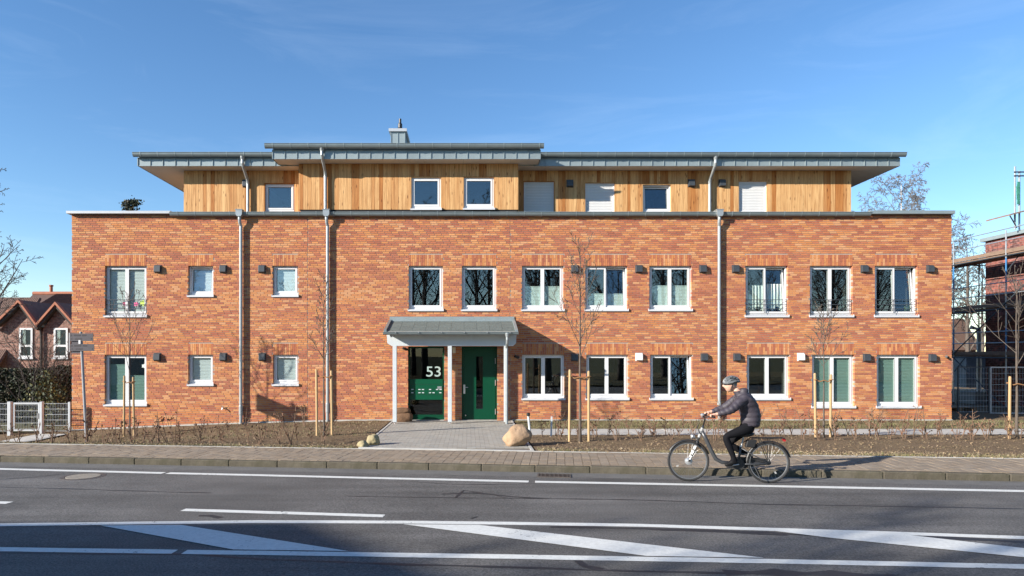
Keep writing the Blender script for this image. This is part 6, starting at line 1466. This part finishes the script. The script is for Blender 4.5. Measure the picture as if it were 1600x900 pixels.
for k in ('skin', 'jacket', 'trouser', 'shoe', 'hair', 'lips', 'eye'): me.materials.append(M[k])
mi = []
inv = (Matrix.Translation(HCn) @ rotm).inverted()
for p in me.polygons:
    c = p.center; k = 2
    hl = inv @ c
    if c.z > 1.50 and c.x < .2 and (hl.z > -.12 or c.z > 1.56):
        k = 0
        if hl.z > .0 and hl.x > -.01 or (hl.z > -.04 and hl.x > .035): k = 4
        elif hl.x < -.07 and abs(hl.y) < .022 and -.066 < hl.z < -.050: k = 5
        elif hl.x < -.05 and .020 < abs(hl.y) < .040 and .004 < hl.z < .018: k = 6
    elif c.x < -.215 and c.z > 1.05: k = 0
    elif c.z > 1.02 or (c.z > .97 and c.x > .28): k = 1
    elif c.z < pedN.z + .085: k = 3
    mi.append(k)
me.polygons.foreach_set('material_index', mi); me.polygons.foreach_set('use_smooth', [True]*len(me.polygons))
link('body', me, RP, (0,0,0))
# jacket: quilted shell with collar and hood, over the body
nd = []; ed = []
a = add((.335,0,.935), .165); b = add((.365,0,1.03), .175); ed.append((a,b)); b2 = add((.365,0,1.15), .178, b); c = add((.33,0,1.28), .175, b2); d = add((.265,0,1.40), .160, c); e = add((.20,0,1.485), .105, d); add((.165,0,1.53), .085, e)
hd_ = add((.255,0,1.545), .10, e); hd2 = add((.24,0,1.60), .085, hd_)
for s in (-1, 1):
    s0 = Vector((.215,.165*s,1.425)); el = Vector((-.015,.25*s,1.235)); wr = GRIP[s] + Vector((.085,.005*s,.037))
    i = add(s0, .090, d); i = add(s0.lerp(el,.5), .082, i); i = add(el, .070, i); i = add(el.lerp(wr,.5), .058, i); i = add(el.lerp(wr,.85), .046, i); add(wr, .040, i)
jm = skinmesh(nd, ed, 'jacket', 3)
for v in jm.vertices:                                       # quilting: horizontal chambers on the trunk, ring chambers on the sleeves
    c = v.co; n = v.normal
    if c.x > .12: k = .0075*abs(math.sin(c.z*math.pi/.085))
    else: k = .006*abs(math.sin((c.x*.85 + c.z*.5)*math.pi/.075))
    v.co = c + n*(k - .004 + .006*noise.noise(c*14))
jm.materials.clear(); jm.materials.append(M['jacket']); jm.polygons.foreach_set('use_smooth', [True]*len(jm.polygons)); link('jacket', jm, RP, (0,0,0))
# helmet: shell with ribs and vents
hel = MB(); he_c = HCn + Vector((.006,0,.030)); nu, nv_ = 36, 12; grid = {}
for i in range(nu):
    for j in range(nv_+1):
        t = 2*math.pi*i/nu; ph = lerp(R(90), R(-2), j/nv_)
        x, y, z = math.cos(ph)*math.cos(t), math.cos(ph)*math.sin(t), math.sin(ph)
        rib = .007*math.cos(y*22) if z > .12 else 0
        p = Vector((x*(.142 if x > 0 else .132), y*.105, z*.114)) ; p *= 1 + rib/.11
        if j == nv_ and x > 0: p.z += .012
        grid[i,j] = he_c + rotm.to_3x3() @ p
for i in range(nu):
    for j in range(nv_):
        i2 = (i+1) % nu; yv = (grid[i,j].y + grid[i2,j+1].y)/2 - he_c.y
        dark = math.cos((yv/.102)*22) < -.25 and 1 < j < 9
        hel.face([grid[i,j], grid[i,j+1], grid[i2,j+1], grid[i2,j]], m=1 if dark else 0)
M['helmet'] = pm('helmet_shell', (.12,.13,.137), .35); HM = hel.build('helmet', [M['helmet'], M['bikeblack']], RP, smooth=False)
q = MB(); n = 36
pr = [grid[i,nv_] for i in range(nu)] ; q.tube([p + Vector((0,0,-.004)) for p in pr + pr[:1]], .011, 8, cap=False); q.build('helmet_rim', M['bikeblack'], HM, smooth=True)
for s in (-1, 1):
    q = MB(); q.tube([he_c + Vector((.0,.094*s,-.01)), HCn + Vector((-.01,.080*s,-.05)), HCn + Vector((-.03,.045*s,-.115)), HCn + Vector((-.035,0,-.125))], .005, 6); q.build('chin_strap', M['bikeblack'], HM)
